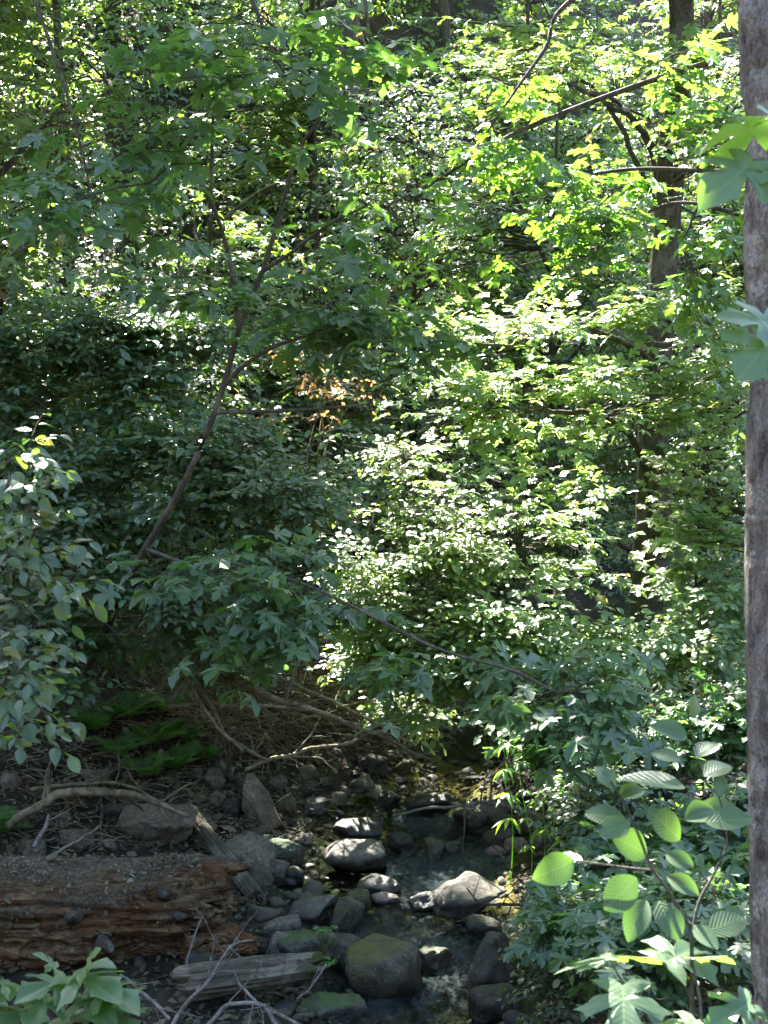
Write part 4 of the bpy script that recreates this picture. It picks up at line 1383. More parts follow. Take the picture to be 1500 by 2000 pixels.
# ------------------------------------------------------------------ the trunk across the stream and its tiers of leaves
def second_tree():
    d = 14.2
    gp = ground_pt(*at(1262, 1200, d)[:2])
    trunk = [(1255, 1290, d, 42), (1266, 1180, d, 36), (1272, 1000, d, 32), (1280, 800, d, 29), (1292, 600, d, 27), (1312, 380, d, 26), (1322, 150, d, 24), (1328, -150, d, 22), (1340, -700, d, 18), (1330, -1500, d - .4, 10)]
    limbs = [
        [(1296, 560, d, 6.1), (1285, 420, d + .2, 5.4), (1250, 330, d + .3, 5.1), (1205, 230, d + .4, 4.8), (1150, 175, d + .5, 4.1), (1060, 150, d + .5, 3.1), (980, 140, d + .4, 2.0)],
        [(1302, 470, d, 5.4), (1270, 300, d + .3, 4.4), (1210, 195, d + .5, 3.7), (1140, 165, d + .6, 3.4), (1080, 160, d + .7, 2.0)],
        [(1310, 330, d, 6.1), (1250, 250, d - .2, 6.1), (1190, 200, d - .4, 4.8), (1120, 165, d - .5, 3.4)],
        [(1278, 870, d, 8.8), (1330, 910, d - .6, 8.2), (1385, 960, d - 1.0, 7.5), (1450, 1000, d - 1.4, 6.1), (1560, 1040, d - 1.7, 4.1)],
        [(1274, 960, d, 7.5), (1240, 860, d - .6, 6.8), (1180, 820, d - 1.2, 6.1), (1090, 800, d - 1.7, 4.8), (980, 812, d - 2.0, 2.7)],
        [(1284, 720, d, 6.8), (1240, 680, d - .5, 6.1), (1150, 640, d - 1.2, 5.4), (1060, 660, d - 1.6, 4.8), (960, 672, d - 1.9, 3.4), (840, 685, d - 2.1, 2.0)],
        [(1268, 1100, d, 6.1), (1200, 1060, d - .8, 5.4), (1110, 1050, d - 1.4, 4.1), (1010, 1070, d - 1.8, 2.7)],
        [(1290, 640, d, 5.4), (1350, 590, d - .9, 5.4), (1440, 560, d - 1.5, 4.1), (1540, 540, d - 1.8, 2.7)],
        [(1268, 1050, d, 5.4), (1330, 1030, d - 1, 5.4), (1410, 1060, d - 1.6, 4.1), (1520, 1080, d - 2, 2.7)],
        [(1325, 60, d, 6.1), (1400, -120, d - .5, 5.4), (1500, -300, d - 1, 3.4)],
        [(1326, -60, d, 6.1), (1220, -240, d + .5, 5.4), (1050, -380, d + .8, 3.4)],
    ]
    T = [(970, 640, 12.3, 150, 34, .6), (1130, 615, 12.6, 150, 34, .7), (1320, 590, 12.6, 140, 34, .7),
         (930, 735, 12.0, 150, 34, .6), (1090, 735, 12.3, 150, 34, .6), (1330, 745, 12.6, 110, 28, .7), (1400, 690, 12.5, 90, 40, .6),
         (880, 815, 12.0, 110, 34, .5), (1020, 850, 12.2, 150, 36, .6), (1150, 865, 12.4, 70, 34, .5), (1370, 830, 12.6, 110, 34, .6),
         (960, 945, 12.0, 130, 36, .6), (1110, 950, 12.4, 120, 34, .5), (1370, 935, 12.8, 100, 36, .6),
         (1060, 1045, 12.2, 140, 40, .6), (1340, 110, 13.4, 80, 50, .6), (1040, 120, 14.2, 120, 50, .6), (1400, 260, 13.2, 90, 60, .6), (1380, 1045, 12.4, 110, 40, .6), (1370, 1130, 12.4, 70, 34, .5), (1120, 1130, 12, 110, 34, .5)]
    plant('broadleaf_tree', 'mossy grey-brown tree trunk with limbs across the stream in glinting leaf tiers', 'tree', gp, [trunk] + limbs, [B(*b) for b in T], 220, 4, 5, .135, 'maple', M['bright'], M['trunk_bark'],
          keep=sun_gaps(.34), wob=.07, wood='trunk', leaf='crown', sides=16, skel_n=40, t0node=.12, spray=.46, droop=.03, sag=.03, r0=.007, arch=.04, clump=.0, seed=3, petiole=.2, up_jit=.20, tilt=np.array([-.05, -.31, 0]))


second_tree()


def leaning_maple():
    d = 9.0
    gp, gd = at_ground(150, 1350)
    trunk = [(140, 1372, gd + .05, 8.0), (160, 1322, gd - .25, 7.6), (205, 1235, 10.6, 7.2), (262, 1110, 9.8, 6.8), (345, 970, 9.2, 6.4), (402, 850, d, 6.4), (440, 742, d, 6.0), (468, 640, d, 5.6), (512, 530, d, 4.8), (548, 415, d - .1, 4.8), (580, 300, d - .3, 3.6), (640, 210, d - .6, 2.4)]
    limbs = [
        [(466, 645, d, 5.5), (458, 570, d, 5), (442, 480, d, 4.5), (400, 370, d - .2, 4), (330, 300, d - .4, 3.2), (270, 220, d - .6, 2.2)],
        [(436, 755, d, 5), (470, 720, d - .1, 4.5), (530, 680, d - .3, 4), (600, 655, d - .5, 3), (690, 620, d - .8, 2)],
        [(418, 806, d, 4), (500, 804, d - .2, 4), (590, 800, d - .4, 3.5), (720, 790, d - .6, 2)],
        [(285, 1072, 9.6, 4), (400, 1110, 8.9, 3.4), (560, 1130, 8.6, 3), (700, 1190, 8.4, 3), (850, 1265, 8.3, 3), (1000, 1310, 8.2, 3), (1085, 1352, 8.2, 2.4)],
        [(512, 530, d, 5), (560, 500, d - .2, 4), (640, 440, d - .6, 3), (720, 400, d - 1, 2)],
    ]
    T = [(380, 1120, 8.8, 90, 50, .3), (470, 1175, 8.6, 100, 55, .3), (590, 1180, 8.5, 110, 70, .35), (560, 1240, 8.5, 80, 40, .3), (560, 1085, 8.8, 90, 50, .3), (830, 1290, 8.3, 60, 28, .3),
         (1120, 1370, 8.1, 90, 45, .3), (1210, 1320, 8.2, 110, 45, .3), (1020, 1340, 8.1, 60, 40, .2),
         (540, 640, 8.7, 120, 60, .35), (700, 600, 8.3, 110, 55, .4), (790, 660, 8.2, 80, 50, .3), (420, 560, 8.8, 100, 60, .3), (640, 450, 8.3, 110, 60, .4), (330, 330, 8.5, 80, 50, .3), (250, 480, 8.6, 80, 40, .3)]
    plant('maple_sapling', 'slender leaning maple with pinkish-brown stem and big lobed leaves over the bank', 'tree', gp, [trunk] + limbs, [B(*b) for b in T], 76, 3, 2, .165, 'maple', M['maple_shade_tint'], M['sapling_bark'], keep=sun_gaps(.4),
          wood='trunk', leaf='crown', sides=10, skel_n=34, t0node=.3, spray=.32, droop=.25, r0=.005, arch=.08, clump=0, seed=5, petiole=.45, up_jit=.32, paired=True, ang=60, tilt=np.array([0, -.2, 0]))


leaning_maple()


def hanging_maple():
    d = 7.6
    gp = ground_pt(*at(-420, 1500, 7.6)[:2])
    trunk = [(-430, 1700, d, 60), (-410, 1000, d, 56), (-380, 200, d, 50), (-330, -500, d, 44), (-200, -1300, d, 34), (0, -2200, d, 20)]
    limbs = [[(-330, -480, d, 26), (0, -420, d, 22), (350, -330, d, 16), (700, -220, d, 11), (950, -120, d, 6)],
             [(300, -345, d, 8), (420, -160, d - .1, 6), (500, 20, d - .2, 4), (540, 120, d - .2, 3)],
             [(-200, -440, d, 8), (0, -150, d, 5), (120, 150, d - .2, 3.5), (180, 380, d - .3, 2)],
             [(650, -240, d, 7), (700, -90, d - .2, 5), (720, 60, d - .3, 3)]]
    T = [(690, 40, 7.3, 90, 70, .4), (640, 150, 7.3, 80, 60, .3), (760, 140, 7.4, 60, 60, .3), (430, 120, 7.3, 120, 90, .4), (330, 210, 7.4, 120, 60, .4), (500, 230, 7.3, 110, 60, .3), (390, 60, 7.5, 80, 60, .3),
         (560, 60, 7.3, 70, 60, .3), (230, 330, 7.3, 100, 60, .4), (150, 430, 7.2, 100, 50, .3), (60, 330, 7.4, 80, 60, .4), (150, 260, 7.4, 70, 70, .3), (640, 290, 7.4, 90, 50, .3), (690, 380, 7.4, 70, 50, .3)]
    plant('bigleaf_maple', 'overhanging maple boughs with broad dark lobed leaves across the upper view', 'tree', gp, [trunk] + limbs, [B(*b) for b in T], 44, 2, 2, .155, 'maple', M['maple_shade_tint'], M['trunk_bark'],
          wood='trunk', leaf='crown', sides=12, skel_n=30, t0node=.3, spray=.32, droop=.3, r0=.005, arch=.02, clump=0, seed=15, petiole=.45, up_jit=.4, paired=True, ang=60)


hanging_maple()


def backlit_maple():
    d = 8.6
    gp = ground_pt(*at(1980, 1400, 9)[:2])
    trunk = [(1985, 1500, 9, 46), (1960, 900, 9, 42), (1930, 300, 9, 38), (1900, -400, 9, 30), (1800, -1200, 9, 18)]
    limbs = [[(1925, 250, 9, 12), (1640, 90, 8.9, 9), (1410, 118, 8.8, 6), (1250, 165, 8.7, 5.5), (1015, 256, 8.6, 4.5), (870, 342, 8.5, 3), (760, 400, 8.4, 1.8)],
             [(1900, -300, 9, 10), (1500, -200, 8.9, 7), (1130, -10, 8.7, 5), (1065, 95, 8.6, 4.2), (1008, 175, 8.5, 3), (930, 290, 8.4, 1.6)],
             [(1935, 400, 9, 10), (1650, 330, 8.8, 8), (1420, 335, 8.7, 5), (1250, 330, 8.6, 4), (1120, 345, 8.5, 2.4)],
             [(1945, 600, 9, 10), (1650, 480, 8.8, 7), (1450, 420, 8.7, 4.5), (1300, 400, 8.6, 3.5), (1150, 500, 8.5, 2)],
             [(1930, 350, 9, 8), (1640, 250, 9, 6), (1480, 300, 8.9, 4), (1380, 380, 8.8, 3), (1330, 480, 8.7, 2)]]
    T = [(1130, 400, 8.5, 110, 40, .3), (1180, 440, 8.4, 70, 60, .3), (1140, 530, 8.4, 55, 50, .25), (1060, 330, 8.5, 90, 40, .3), (1250, 350, 8.6, 80, 30, .3), (1330, 240, 8.7, 60, 40, .3), (1370, 110, 8.7, 50, 60, .3), (1390, 430, 8.6, 60, 80, .3),
         (1220, 260, 8.6, 50, 40, .2), (880, 400, 8.4, 90, 50, .3), (960, 300, 8.5, 70, 40, .3), (1000, 180, 8.6, 60, 40, .2), (820, 560, 8.4, 60, 60, .3), (1400, 620, 8.7, 60, 50, .3)]
    plant('vine_maple', 'thin arching maple branches with small yellow-green lobed leaves glowing against the light', 'tree', gp, [trunk] + limbs, [B(*b) for b in T], 84, 3, 2, .105, 'maple', M['maple'], M['twig'],
          wood='trunk', leaf='crown', sides=10, skel_n=34, t0node=.5, spray=.26, droop=.3, r0=.004, arch=.03, clump=0, seed=25, petiole=.4, up_jit=.45, paired=True, ang=60)


backlit_maple()

# ------------------------------------------------------------------ shrubs
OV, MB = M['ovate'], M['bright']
SH = dict(keep=sun_gaps(.28), spray=.34, droop=.06, sag=.05, arch=.12, petiole=.15, up_jit=.24, tilt=np.array([-.05, -.30, 0]))
shrub('shrub', 'blue-green leafy shrub high on the shaded bank by the frame edge', [B(60, 690, 11.2, 120, 80, .6), B(200, 660, 11.4, 120, 70, .6), B(90, 800, 11, 130, 60, .5)], 95, 6, 7, .085, 'ovate', OV, seed=31, **SH)
shrub('shrub', 'sunflecked shrub behind the leaning maple stem, beside its upper fork', [B(330, 650, 11.8, 110, 70, .5), B(280, 760, 11.4, 120, 70, .5), B(420, 700, 11.8, 90, 60, .5)], 85, 6, 7, .085, 'ovate', OV, seed=32, **SH)
shrub('shrub', 'dark teal shrub filling the bank below the left foreground sprig', [B(130, 930, 10.6, 150, 80, .5), B(260, 880, 10.8, 120, 80, .5), B(60, 1040, 10.2, 120, 60, .4), B(210, 1020, 10.3, 120, 60, .4)], 105, 6, 7, .085, 'ovate', OV, seed=33, **SH)
shrub('shrub', 'shaded shrub around the lower stem of the leaning maple', [B(370, 870, 10.6, 110, 70, .5), B(470, 940, 10.4, 120, 80, .5), B(360, 1010, 10.2, 120, 60, .4), B(560, 1000, 10.4, 100, 60, .4)], 105, 6, 7, .08, 'ovate', OV, seed=34, **SH)
shrub('shrub', 'green shrub between the leaning maple and the rusty dead foliage', [B(500, 840, 11.4, 110, 60, .5), B(600, 880, 11.6, 100, 80, .5), B(620, 960, 11.2, 80, 60, .4), B(590, 1070, 11.3, 50, 50, .3), B(560, 1170, 11.2, 60, 45, .3)], 95, 6, 7, .075, 'ovate', OV, seed=35, **SH)
shrub('shrub', 'sparse shrub with broad leaves just above the fern clump', [B(150, 1150, 9.9, 150, 50, .4), B(300, 1170, 9.9, 120, 40, .4), B(420, 1250, 10.2, 90, 40, .3), B(80, 1210, 9.6, 90, 40, .3), B(230, 1240, 9.7, 90, 40, .3), B(520, 1270, 9.9, 80, 36, .3)], 84, 5, 6, .085, 'ovate', OV, base=ground_pt(-3.4, 11.5), seed=36, **SH)
shrub('shrub', 'low blue-green shrub drooping over the long bare fallen branch', [B(60, 1250, 9.9, 110, 60, .4), B(190, 1250, 10.4, 110, 50, .4), B(310, 1230, 10.8, 90, 40, .35), B(80, 1340, 9.7, 80, 40, .3), B(450, 1300, 11.0, 60, 30, .25)], 70, 5, 6, .09, 'ovate', OV, base=ground_pt(-3.3, 11.8), seed=57, **SH)
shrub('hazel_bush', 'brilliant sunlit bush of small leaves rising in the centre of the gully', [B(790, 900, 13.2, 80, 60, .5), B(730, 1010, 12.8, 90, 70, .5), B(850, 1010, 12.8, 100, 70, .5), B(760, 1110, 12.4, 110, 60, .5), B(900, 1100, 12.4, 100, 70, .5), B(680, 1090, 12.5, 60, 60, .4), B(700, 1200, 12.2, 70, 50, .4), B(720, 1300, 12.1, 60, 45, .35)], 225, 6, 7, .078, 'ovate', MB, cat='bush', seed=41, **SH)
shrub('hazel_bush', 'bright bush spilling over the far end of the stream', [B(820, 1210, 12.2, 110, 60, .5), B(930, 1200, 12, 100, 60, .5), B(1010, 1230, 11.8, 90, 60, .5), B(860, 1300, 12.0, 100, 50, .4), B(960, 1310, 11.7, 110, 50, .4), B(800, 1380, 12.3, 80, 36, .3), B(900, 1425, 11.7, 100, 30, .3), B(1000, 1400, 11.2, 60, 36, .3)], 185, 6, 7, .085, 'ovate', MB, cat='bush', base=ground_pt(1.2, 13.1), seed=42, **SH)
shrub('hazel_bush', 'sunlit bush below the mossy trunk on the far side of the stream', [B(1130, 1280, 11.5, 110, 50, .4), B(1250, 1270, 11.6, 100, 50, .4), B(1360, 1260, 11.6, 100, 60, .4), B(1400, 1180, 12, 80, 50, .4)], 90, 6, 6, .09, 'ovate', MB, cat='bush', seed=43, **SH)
shrub('bramble', 'low tangle of lobed leaves on the bank right of the green shallows', [B(1090, 1440, 10.4, 70, 36, .3), B(1160, 1440, 10, 100, 50, .4), B(1290, 1420, 9.8, 110, 60, .4), B(1400, 1400, 9.8, 80, 60, .4)], 80, 5, 3, .11, 'maple', M['maple_shade_tint'], cat='bramble', seed=44, spray=.3, droop=.2, petiole=.35, up_jit=.35, paired=True)
shrub('bramble', 'bramble mound with pale glinting leaflets beside the sunlit stones', [B(1150, 1560, 9.0, 50, 40, .3), B(1230, 1560, 8.7, 100, 60, .4), B(1370, 1540, 8.5, 100, 70, .4), B(1200, 1640, 8.3, 60, 40, .3)], 90, 6, 7, .058, 'ovate', OV, cat='bramble', seed=45, spray=.28, droop=.2, petiole=.2, up_jit=.4)
shrub('bramble', 'bramble mound of lobed leaves behind the foreground alder shoot', [B(1300, 1660, 7.6, 110, 70, .4), B(1420, 1660, 7.4, 70, 80, .4), B(1180, 1730, 7.4, 90, 50, .3), B(1330, 1780, 7.0, 120, 60, .3)], 80, 5, 2, .12, 'maple', M['maple_shade_tint'], cat='bramble', seed=46, spray=.26, droop=.2, petiole=.35, up_jit=.35, paired=True)
shrub('snowberry', 'small-leaved shrub hanging over the tall wet boulder', [B(1060, 1820, 7.3, 40, 40, .2), B(1100, 1880, 7.0, 70, 55, .3), B(1070, 1960, 6.8, 50, 45, .25), B(1130, 1960, 6.6, 80, 50, .3)], 54, 5, 7, .038, 'ovate', OV, base=ground_pt(1.15, 6.3), seed=47, spray=.2, droop=.2, petiole=.15, up_jit=.4, r=.006, r0=.0035)
shrub('snowberry', 'glinting small-leaved shrub above the big sunlit maple leaf', [B(1180, 1830, 6.6, 90, 40, .3), B(1300, 1860, 6.2, 100, 60, .3), B(1420, 1850, 6.0, 70, 70, .3), B(1400, 1960, 5.5, 90, 60, .3)], 48, 5, 6, .05, 'ovate', OV, base=ground_pt(1.5, 5.9), seed=48, spray=.22, droop=.2, petiole=.15, up_jit=.4, r=.006, r0=.0035)
shrub('bramble', 'bramble of broad pale lobed leaves filling the ground beside the near grey trunk', [B(1260, 1840, 5.9, 70, 50, .3), B(1390, 1790, 5.8, 70, 60, .3), B(1400, 1930, 5.2, 80, 60, .3), B(1280, 1950, 5.2, 70, 50, .3), B(1120, 1780, 6.8, 60, 40, .25)], 60, 4, 2, .105, 'maple', M['maple_shade_tint'], cat='bramble', base=ground_pt(1.75, 5.4), seed=56, spray=.24, droop=.2, petiole=.35, up_jit=.35, paired=True, r=.006, r0=.0035)
shrub('dead_bush', 'rust-orange dead foliage glowing behind the leaning maple', [B(585, 690, 13.2, 40, 20, .3), B(640, 745, 13.2, 50, 30, .3), B(700, 760, 13.2, 30, 24, .3), B(620, 800, 13.1, 70, 40, .3)], 36, 4, 5, .055, 'ovate_lo', M['rust'], cat='bush', bark=M['dead_twig'], seed=49, spray=.3, droop=.4, petiole=.1, up_jit=.8)
plant('sprig_shrub', 'foreground sprig of rounded pale-edged leaves by the frame edge', 'shrub', ground_pt(-1.5, 3.9),
      [[(-190, 2600, 4.0, 9), (-180, 1600, 4.0, 8), (-150, 900, 4.0, 6), (-120, 700, 4.0, 4)], [(-170, 1500, 4.0, 4), (-80, 1380, 4.0, 3), (10, 1330, 4.0, 2)], [(-165, 1250, 4.0, 4), (-60, 1150, 4.0, 3), (40, 1110, 4.0, 2)], [(-150, 1000, 4.0, 4), (-60, 930, 4.0, 3), (20, 900, 4.0, 2)]],
      [B(40, 880, 4.0, 80, 35, .12), B(40, 955, 4.0, 60, 25, .1), B(50, 1060, 4.0, 90, 30, .12), B(100, 1150, 4.0, 60, 30, .12), B(30, 1190, 4.0, 60, 50, .12), B(80, 1270, 4.0, 60, 30, .1), B(40, 1340, 4.0, 60, 36, .12), B(70, 1430, 4.0, 40, 36, .1)],
      36, 3, 4, .056, 'ovate', OV, M['sapling_bark'], t0node=.3, spray=.12, droop=.2, petiole=.15, up_jit=.35, r0=.0022, arch=.05, clump=0, seed=50, tilt=np.array([-.05, -.3, 0]))


# ------------------------------------------------------------------ ferns, herbs and weeds
def fern(name, label, px, py, n, L, group=None, mat='fern', lift=.05, spread=1.0):
    gp, d = at_ground(px, py)
    root = empty(name, gp, label, 'fern', group)
    g, lv = Geo(), Leaves()
    for i in range(n):
        a = rng.uniform(0, 6.28)
        l = L * rng.uniform(.6, 1.1)
        d0 = np.array([math.cos(a) * spread, math.sin(a) * spread, rng.uniform(.7, 1.7)])
        d0 = norm(d0)
        t = np.linspace(0, 1, 12)
        P = gp + np.array([0, 0, lift]) + d0 * (t * l)[:, None] - np.array([0, 0, .38 * l]) * (t ** 2)[:, None]
        tubes(g, P, .0025 * np.linspace(1, .3, 12), 3)
        tan = norm(np.gradient(P, axis=0))
        sd = norm(np.cross(tan, np.array([0, 0, 1.0])))
        up = np.cross(sd, tan)
        for f in np.linspace(.14, 1, 12):
            i = min(int(f * 11), 10)
            pk = P[i] + (P[i + 1] - P[i]) * (f * 11 - i)
            w = l * .27 * math.sin(math.pi * min(1, .12 + f * .86) ** .8)
            for s in (-1, 1):
                dr = norm(sd[i] * s + .5 * tan[i] + np.array([0, 0, -.12]))
                nq = 5
                for q in range(nq):
                    bq = pk + dr * (w * (q + .4) / nq)
                    for s2 in (-1, 1):
                        lv.add(bq, norm(dr * .5 + tan[i] * s2), up[i] + .35 * rng.normal(size=3), w * .27 * (1.15 - .14 * q))
    g.build('stalks', M['herb'] if False else M['sapling_bark'], root)
    lv.build('fronds', 'needle2', M[mat], root)
    return root


for fx, fy, n_, l_, lb in ((250, 1415, 19, .46, 'dark feathery fern high in the clump under the bare branches'), (300, 1465, 20, .48, 'feathery fern at the centre of the clump on the shaded bank'),
                           (340, 1515, 20, .44, 'bright feathery fern at the foot of the clump above the brown boulder'), (372, 1455, 18, .42, 'feathery fern beside the bare stem above the gravel bank'),
                           (285, 1530, 17, .36, 'small fern lowest in the clump, touching the leaf litter'), (5, 1640, 16, .42, 'low dark fern on the bank at the frame edge behind the rotten log'),
                           (185, 1440, 17, .42, 'faint fern in deep shade beyond the end of the clump'), (405, 1495, 16, .34, 'fern in the middle of the clump with fronds over the brown stone'),
                           (320, 1400, 18, .42, 'fern at the top of the clump just below the long fallen branch'), (230, 1490, 17, .38, 'fern above the arched yellow-brown branch')):
    fern('fern', lb, fx, fy, n_, l_, 'ferns on the shaded bank')


def herb(label, px, py, d, n, size, hgt):
    p = at(px, py, d)
    gp = ground_pt(p[0], p[1])
    root = empty('herb', gp, label, 'herb')
    g, lv = Geo(), Leaves()
    for i in range(n):
        a, l = rng.uniform(0, 6.28), rng.uniform(.6, 1.1) * hgt
        t = np.linspace(0, 1, 6)
        P = gp + np.array([math.cos(a) * .8, math.sin(a) * .5, 1.1]) * (t * l)[:, None] - np.array([0, 0, .4 * l]) * (t ** 2)[:, None]
        tubes(g, P, np.full(6, .0018), 3)
        for k in range(7):
            b = (a - 1.5) + k * .5
            lv.add(P[-1] - (P[-1] - P[-3]) * rng.uniform(0, .8), [math.cos(b), math.sin(b), -.1], [rng.normal(0, .3), -.3 + rng.normal(0, .3), 1], size * rng.uniform(.7, 1.1))
    g.build('stalks', M['herb'], root)
    lv.build('leaves', 'ovate', M['herb'], root)


herb('little bright green herb growing on the angular mossy boulder', 636, 1800, 8.75, 9, .042, .20)
herb('tiny herb sprouting beside the bright green mossy rock', 628, 1838, 8.45, 5, .03, .12)


def tall_weed(label, px, py0, py1, d, tiers, size):
    base, top = at(px + 14, py0, d), at(px, py1, d)
    gp = ground_pt(base[0], base[1])
    root = empty('tall_weed', gp, label, 'weed', )
    g, lv = Geo(), Leaves()
    t = np.linspace(0, 1, 16)
    P = gp + (top - gp) * t[:, None] + np.array([.03, 0, 0]) * np.sin(t * 5)[:, None]
    tubes(g, P, .005 * np.linspace(1.1, .4, 16), 6)
    for k in range(tiers):
        f = .35 + .65 * k / (tiers - 1)
        c = gp + (top - gp) * f
        nl = 7
        for j in range(nl):
            a = j * 6.283 / nl + k * .4
            lv.add(c, [math.cos(a), math.sin(a), .05 - .45 * (1 - f) + rng.normal(0, .12)], [rng.normal(0, .2), rng.normal(0, .2), 1], size * (1.1 - .45 * f) * rng.uniform(.8, 1.15))
    g.build('stalk', M['herb'], root, True)
    lv.build('leaves', 'narrow', M['herb'], root)


tall_weed('tallest upright weed with whorled leaves at the edge of the green shallows', 984, 1600, 1360, 9.9, 6, .15)
tall_weed('upright weed with whorled leaves right of the tallest one', 1048, 1560, 1455, 9.9, 4, .13)
tall_weed('short whorled weed between the two taller ones', 1022, 1575, 1490, 9.7, 4, .11)
tall_weed('whorled weed leaning at the foot of the bramble', 1092, 1580, 1475, 9.6, 4, .12)


# ------------------------------------------------------------------ near leaves
def leafy(name, label, cat, base, stems, leaves, tpl, mat, bark, hue=None):
    """stems: pixel polylines; leaves: (base px, py, tip px, py, depth base, depth tip, normal)"""
    root = empty(name, base, label, cat)
    for s in stems:
        P, r = line_px(s, 22)
        g = Geo()
        tubes(g, P, r, 8)
        g.build('stem', bark, root, True)
    for bx, by, tx, ty, db, dt, N in leaves:
        p, t = at(bx, by, db), at(tx, ty, dt)
        lv = Leaves()
        lv.add(p, t - p, np.array(N, float) + .12 * rng.normal(size=3), np.linalg.norm(t - p))
        lv.build('leaf', tpl, mat, root, smooth=tpl != 'maple')
    return root


D0 = 2.75
UP1 = (.0, -.75, .7)
AL = [(1202, 1540, 1166, 1494, D0, D0 + .01, (.5, -.8, .3)), (1338, 1540, 1200, 1506, D0 - .02, D0 + .02, (.1, -.45, .9)), (1406, 1556, 1406, 1510, D0, D0 + .03, (-.4, -.9, .1)),
      (1222, 1600, 1144, 1582, D0, D0 - .02, (.1, -.6, .8)), (1230, 1606, 1176, 1624, D0 - .02, D0 - .05, (-.1, -.8, .6)), (1328, 1640, 1276, 1582, D0, D0 - .03, (.1, -.8, .55)),
      (1264, 1668, 1206, 1636, D0, D0 - .04, (.1, -.7, .7)), (1120, 1680, 1052, 1716, D0 - .02, D0 - .06, (.35, -.8, .5)), (1138, 1678, 1056, 1680, D0, D0 + .03, (0, -.4, .9)),
      (1244, 1714, 1180, 1774, D0 - .02, D0 - .07, (.1, -.85, .5)), (1262, 1758, 1222, 1826, D0 - .02, D0 - .07, (-.5, -.7, .3)), (1286, 1758, 1322, 1832, D0 - .02, D0 - .08, (.2, -.9, .4)),
      (1302, 1712, 1366, 1742, D0, D0 - .03, (0, -.6, .8)), (1338, 1602, 1402, 1572, D0, D0 + .02, (.0, -.55, .85)), (1378, 1606, 1470, 1596, D0 - .03, D0 - .05, (-.1, -.6, .8)), (1366, 1590, 1450, 1570, D0 + .05, D0 + .07, (.2, -.5, .8)),
      (1342, 1440, 1282, 1414, D0, D0 - .02, (0, -.7, .7)), (1346, 1400, 1366, 1354, D0, D0 + .02, (.5, -.8, .2)), (1372, 1516, 1430, 1486, D0 + .03, D0 + .05, (0, -.4, .9)),
      (1380, 1820, 1456, 1786, D0, D0 + .02, (.1, -.5, .85)), (1352, 1806, 1404, 1850, D0, D0 - .04, (.2, -.8, .5)), (1330, 1486, 1276, 1462, D0 + .03, D0 + .04, (0, -.4, .9)), (1300, 1668, 1352, 1690, D0, D0 - .03, (0, -.8, .6)),
      (1360, 1480, 1400, 1440, D0, D0 + .04, (-.2, -.6, .8)), (1210, 1560, 1256, 1530, D0 + .02, D0 + .04, (-.2, -.6, .8))]
leafy('alder_shoot', 'foreground alder shoot with round ribbed dull-green leaves beside the near trunk', 'sapling', ground_pt(.6, 2.75),
      [[(1352, 2500, D0, 5), (1352, 2000, D0, 4.5), (1350, 1820, D0, 4), (1340, 1800, D0, 4), (1300, 1732, D0, 3.6), (1270, 1690, D0, 3.2), (1244, 1620, D0, 2.6), (1214, 1560, D0, 2.2), (1192, 1524, D0, 1.6)],
       [(1350, 1830, D0, 3.5), (1366, 1760, D0 + .02, 3.2), (1398, 1700, D0 + .04, 2.8), (1420, 1640, D0 + .05, 2), (1404, 1556, D0 + .05, 1.6), (1380, 1530, D0 + .04, 1.6), (1360, 1470, D0 + .03, 1.4), (1344, 1400, D0 + .02, 1.2)],
       [(1272, 1700, D0, 2.4), (1220, 1694, D0, 2.2), (1160, 1686, D0 - .01, 2), (1118, 1680, D0 - .02, 1.4)]],
      AL, 'ovate_hi', M['alder_near'], M['sapling_bark'])

MN = M['maple_near']
leafy('maple_shoot', 'pair of large maple leaves, one glowing yellow-green, high in front of the near trunk', 'sapling', ground_pt(1.05, 2.5),
      [[(1700, 2600, 2.55, 8), (1690, 1500, 2.55, 7), (1650, 600, 2.5, 6), (1560, 262, 2.45, 3), (1505, 252, 2.45, 2)], [(1650, 610, 2.5, 4), (1560, 330, 2.42, 2.5), (1470, 312, 2.4, 1.6)], [(1655, 640, 2.5, 4), (1560, 420, 2.42, 2.5), (1520, 330, 2.4, 1.6)]],
      [(1506, 248, 1352, 280, 2.45, 2.42, (.15, .35, 1)), (1472, 312, 1384, 398, 2.40, 2.33, (-.1, -.9, .5)), (1520, 320, 1540, 390, 2.38, 2.34, (.1, -.6, .8)), (1530, 240, 1480, 205, 2.5, 2.55, (0, .3, 1))],
      'maple_hi', MN, M['sapling_bark'])
leafy('maple_shoot', 'two overlapping green maple leaves crossing the middle of the near trunk', 'sapling', ground_pt(1.1, 2.3),
      [[(1720, 2600, 2.5, 7), (1700, 1500, 2.5, 6), (1640, 800, 2.48, 4), (1560, 660, 2.46, 2.6), (1512, 640, 2.45, 1.8)], [(1642, 810, 2.48, 3), (1560, 720, 2.44, 2), (1508, 662, 2.42, 1.6)]],
      [(1515, 630, 1402, 618, 2.45, 2.42, (.1, -.55, .8)), (1510, 660, 1436, 738, 2.42, 2.36, (-.1, -.85, .5))], 'maple_hi', MN, M['sapling_bark'])
D1 = 2.6
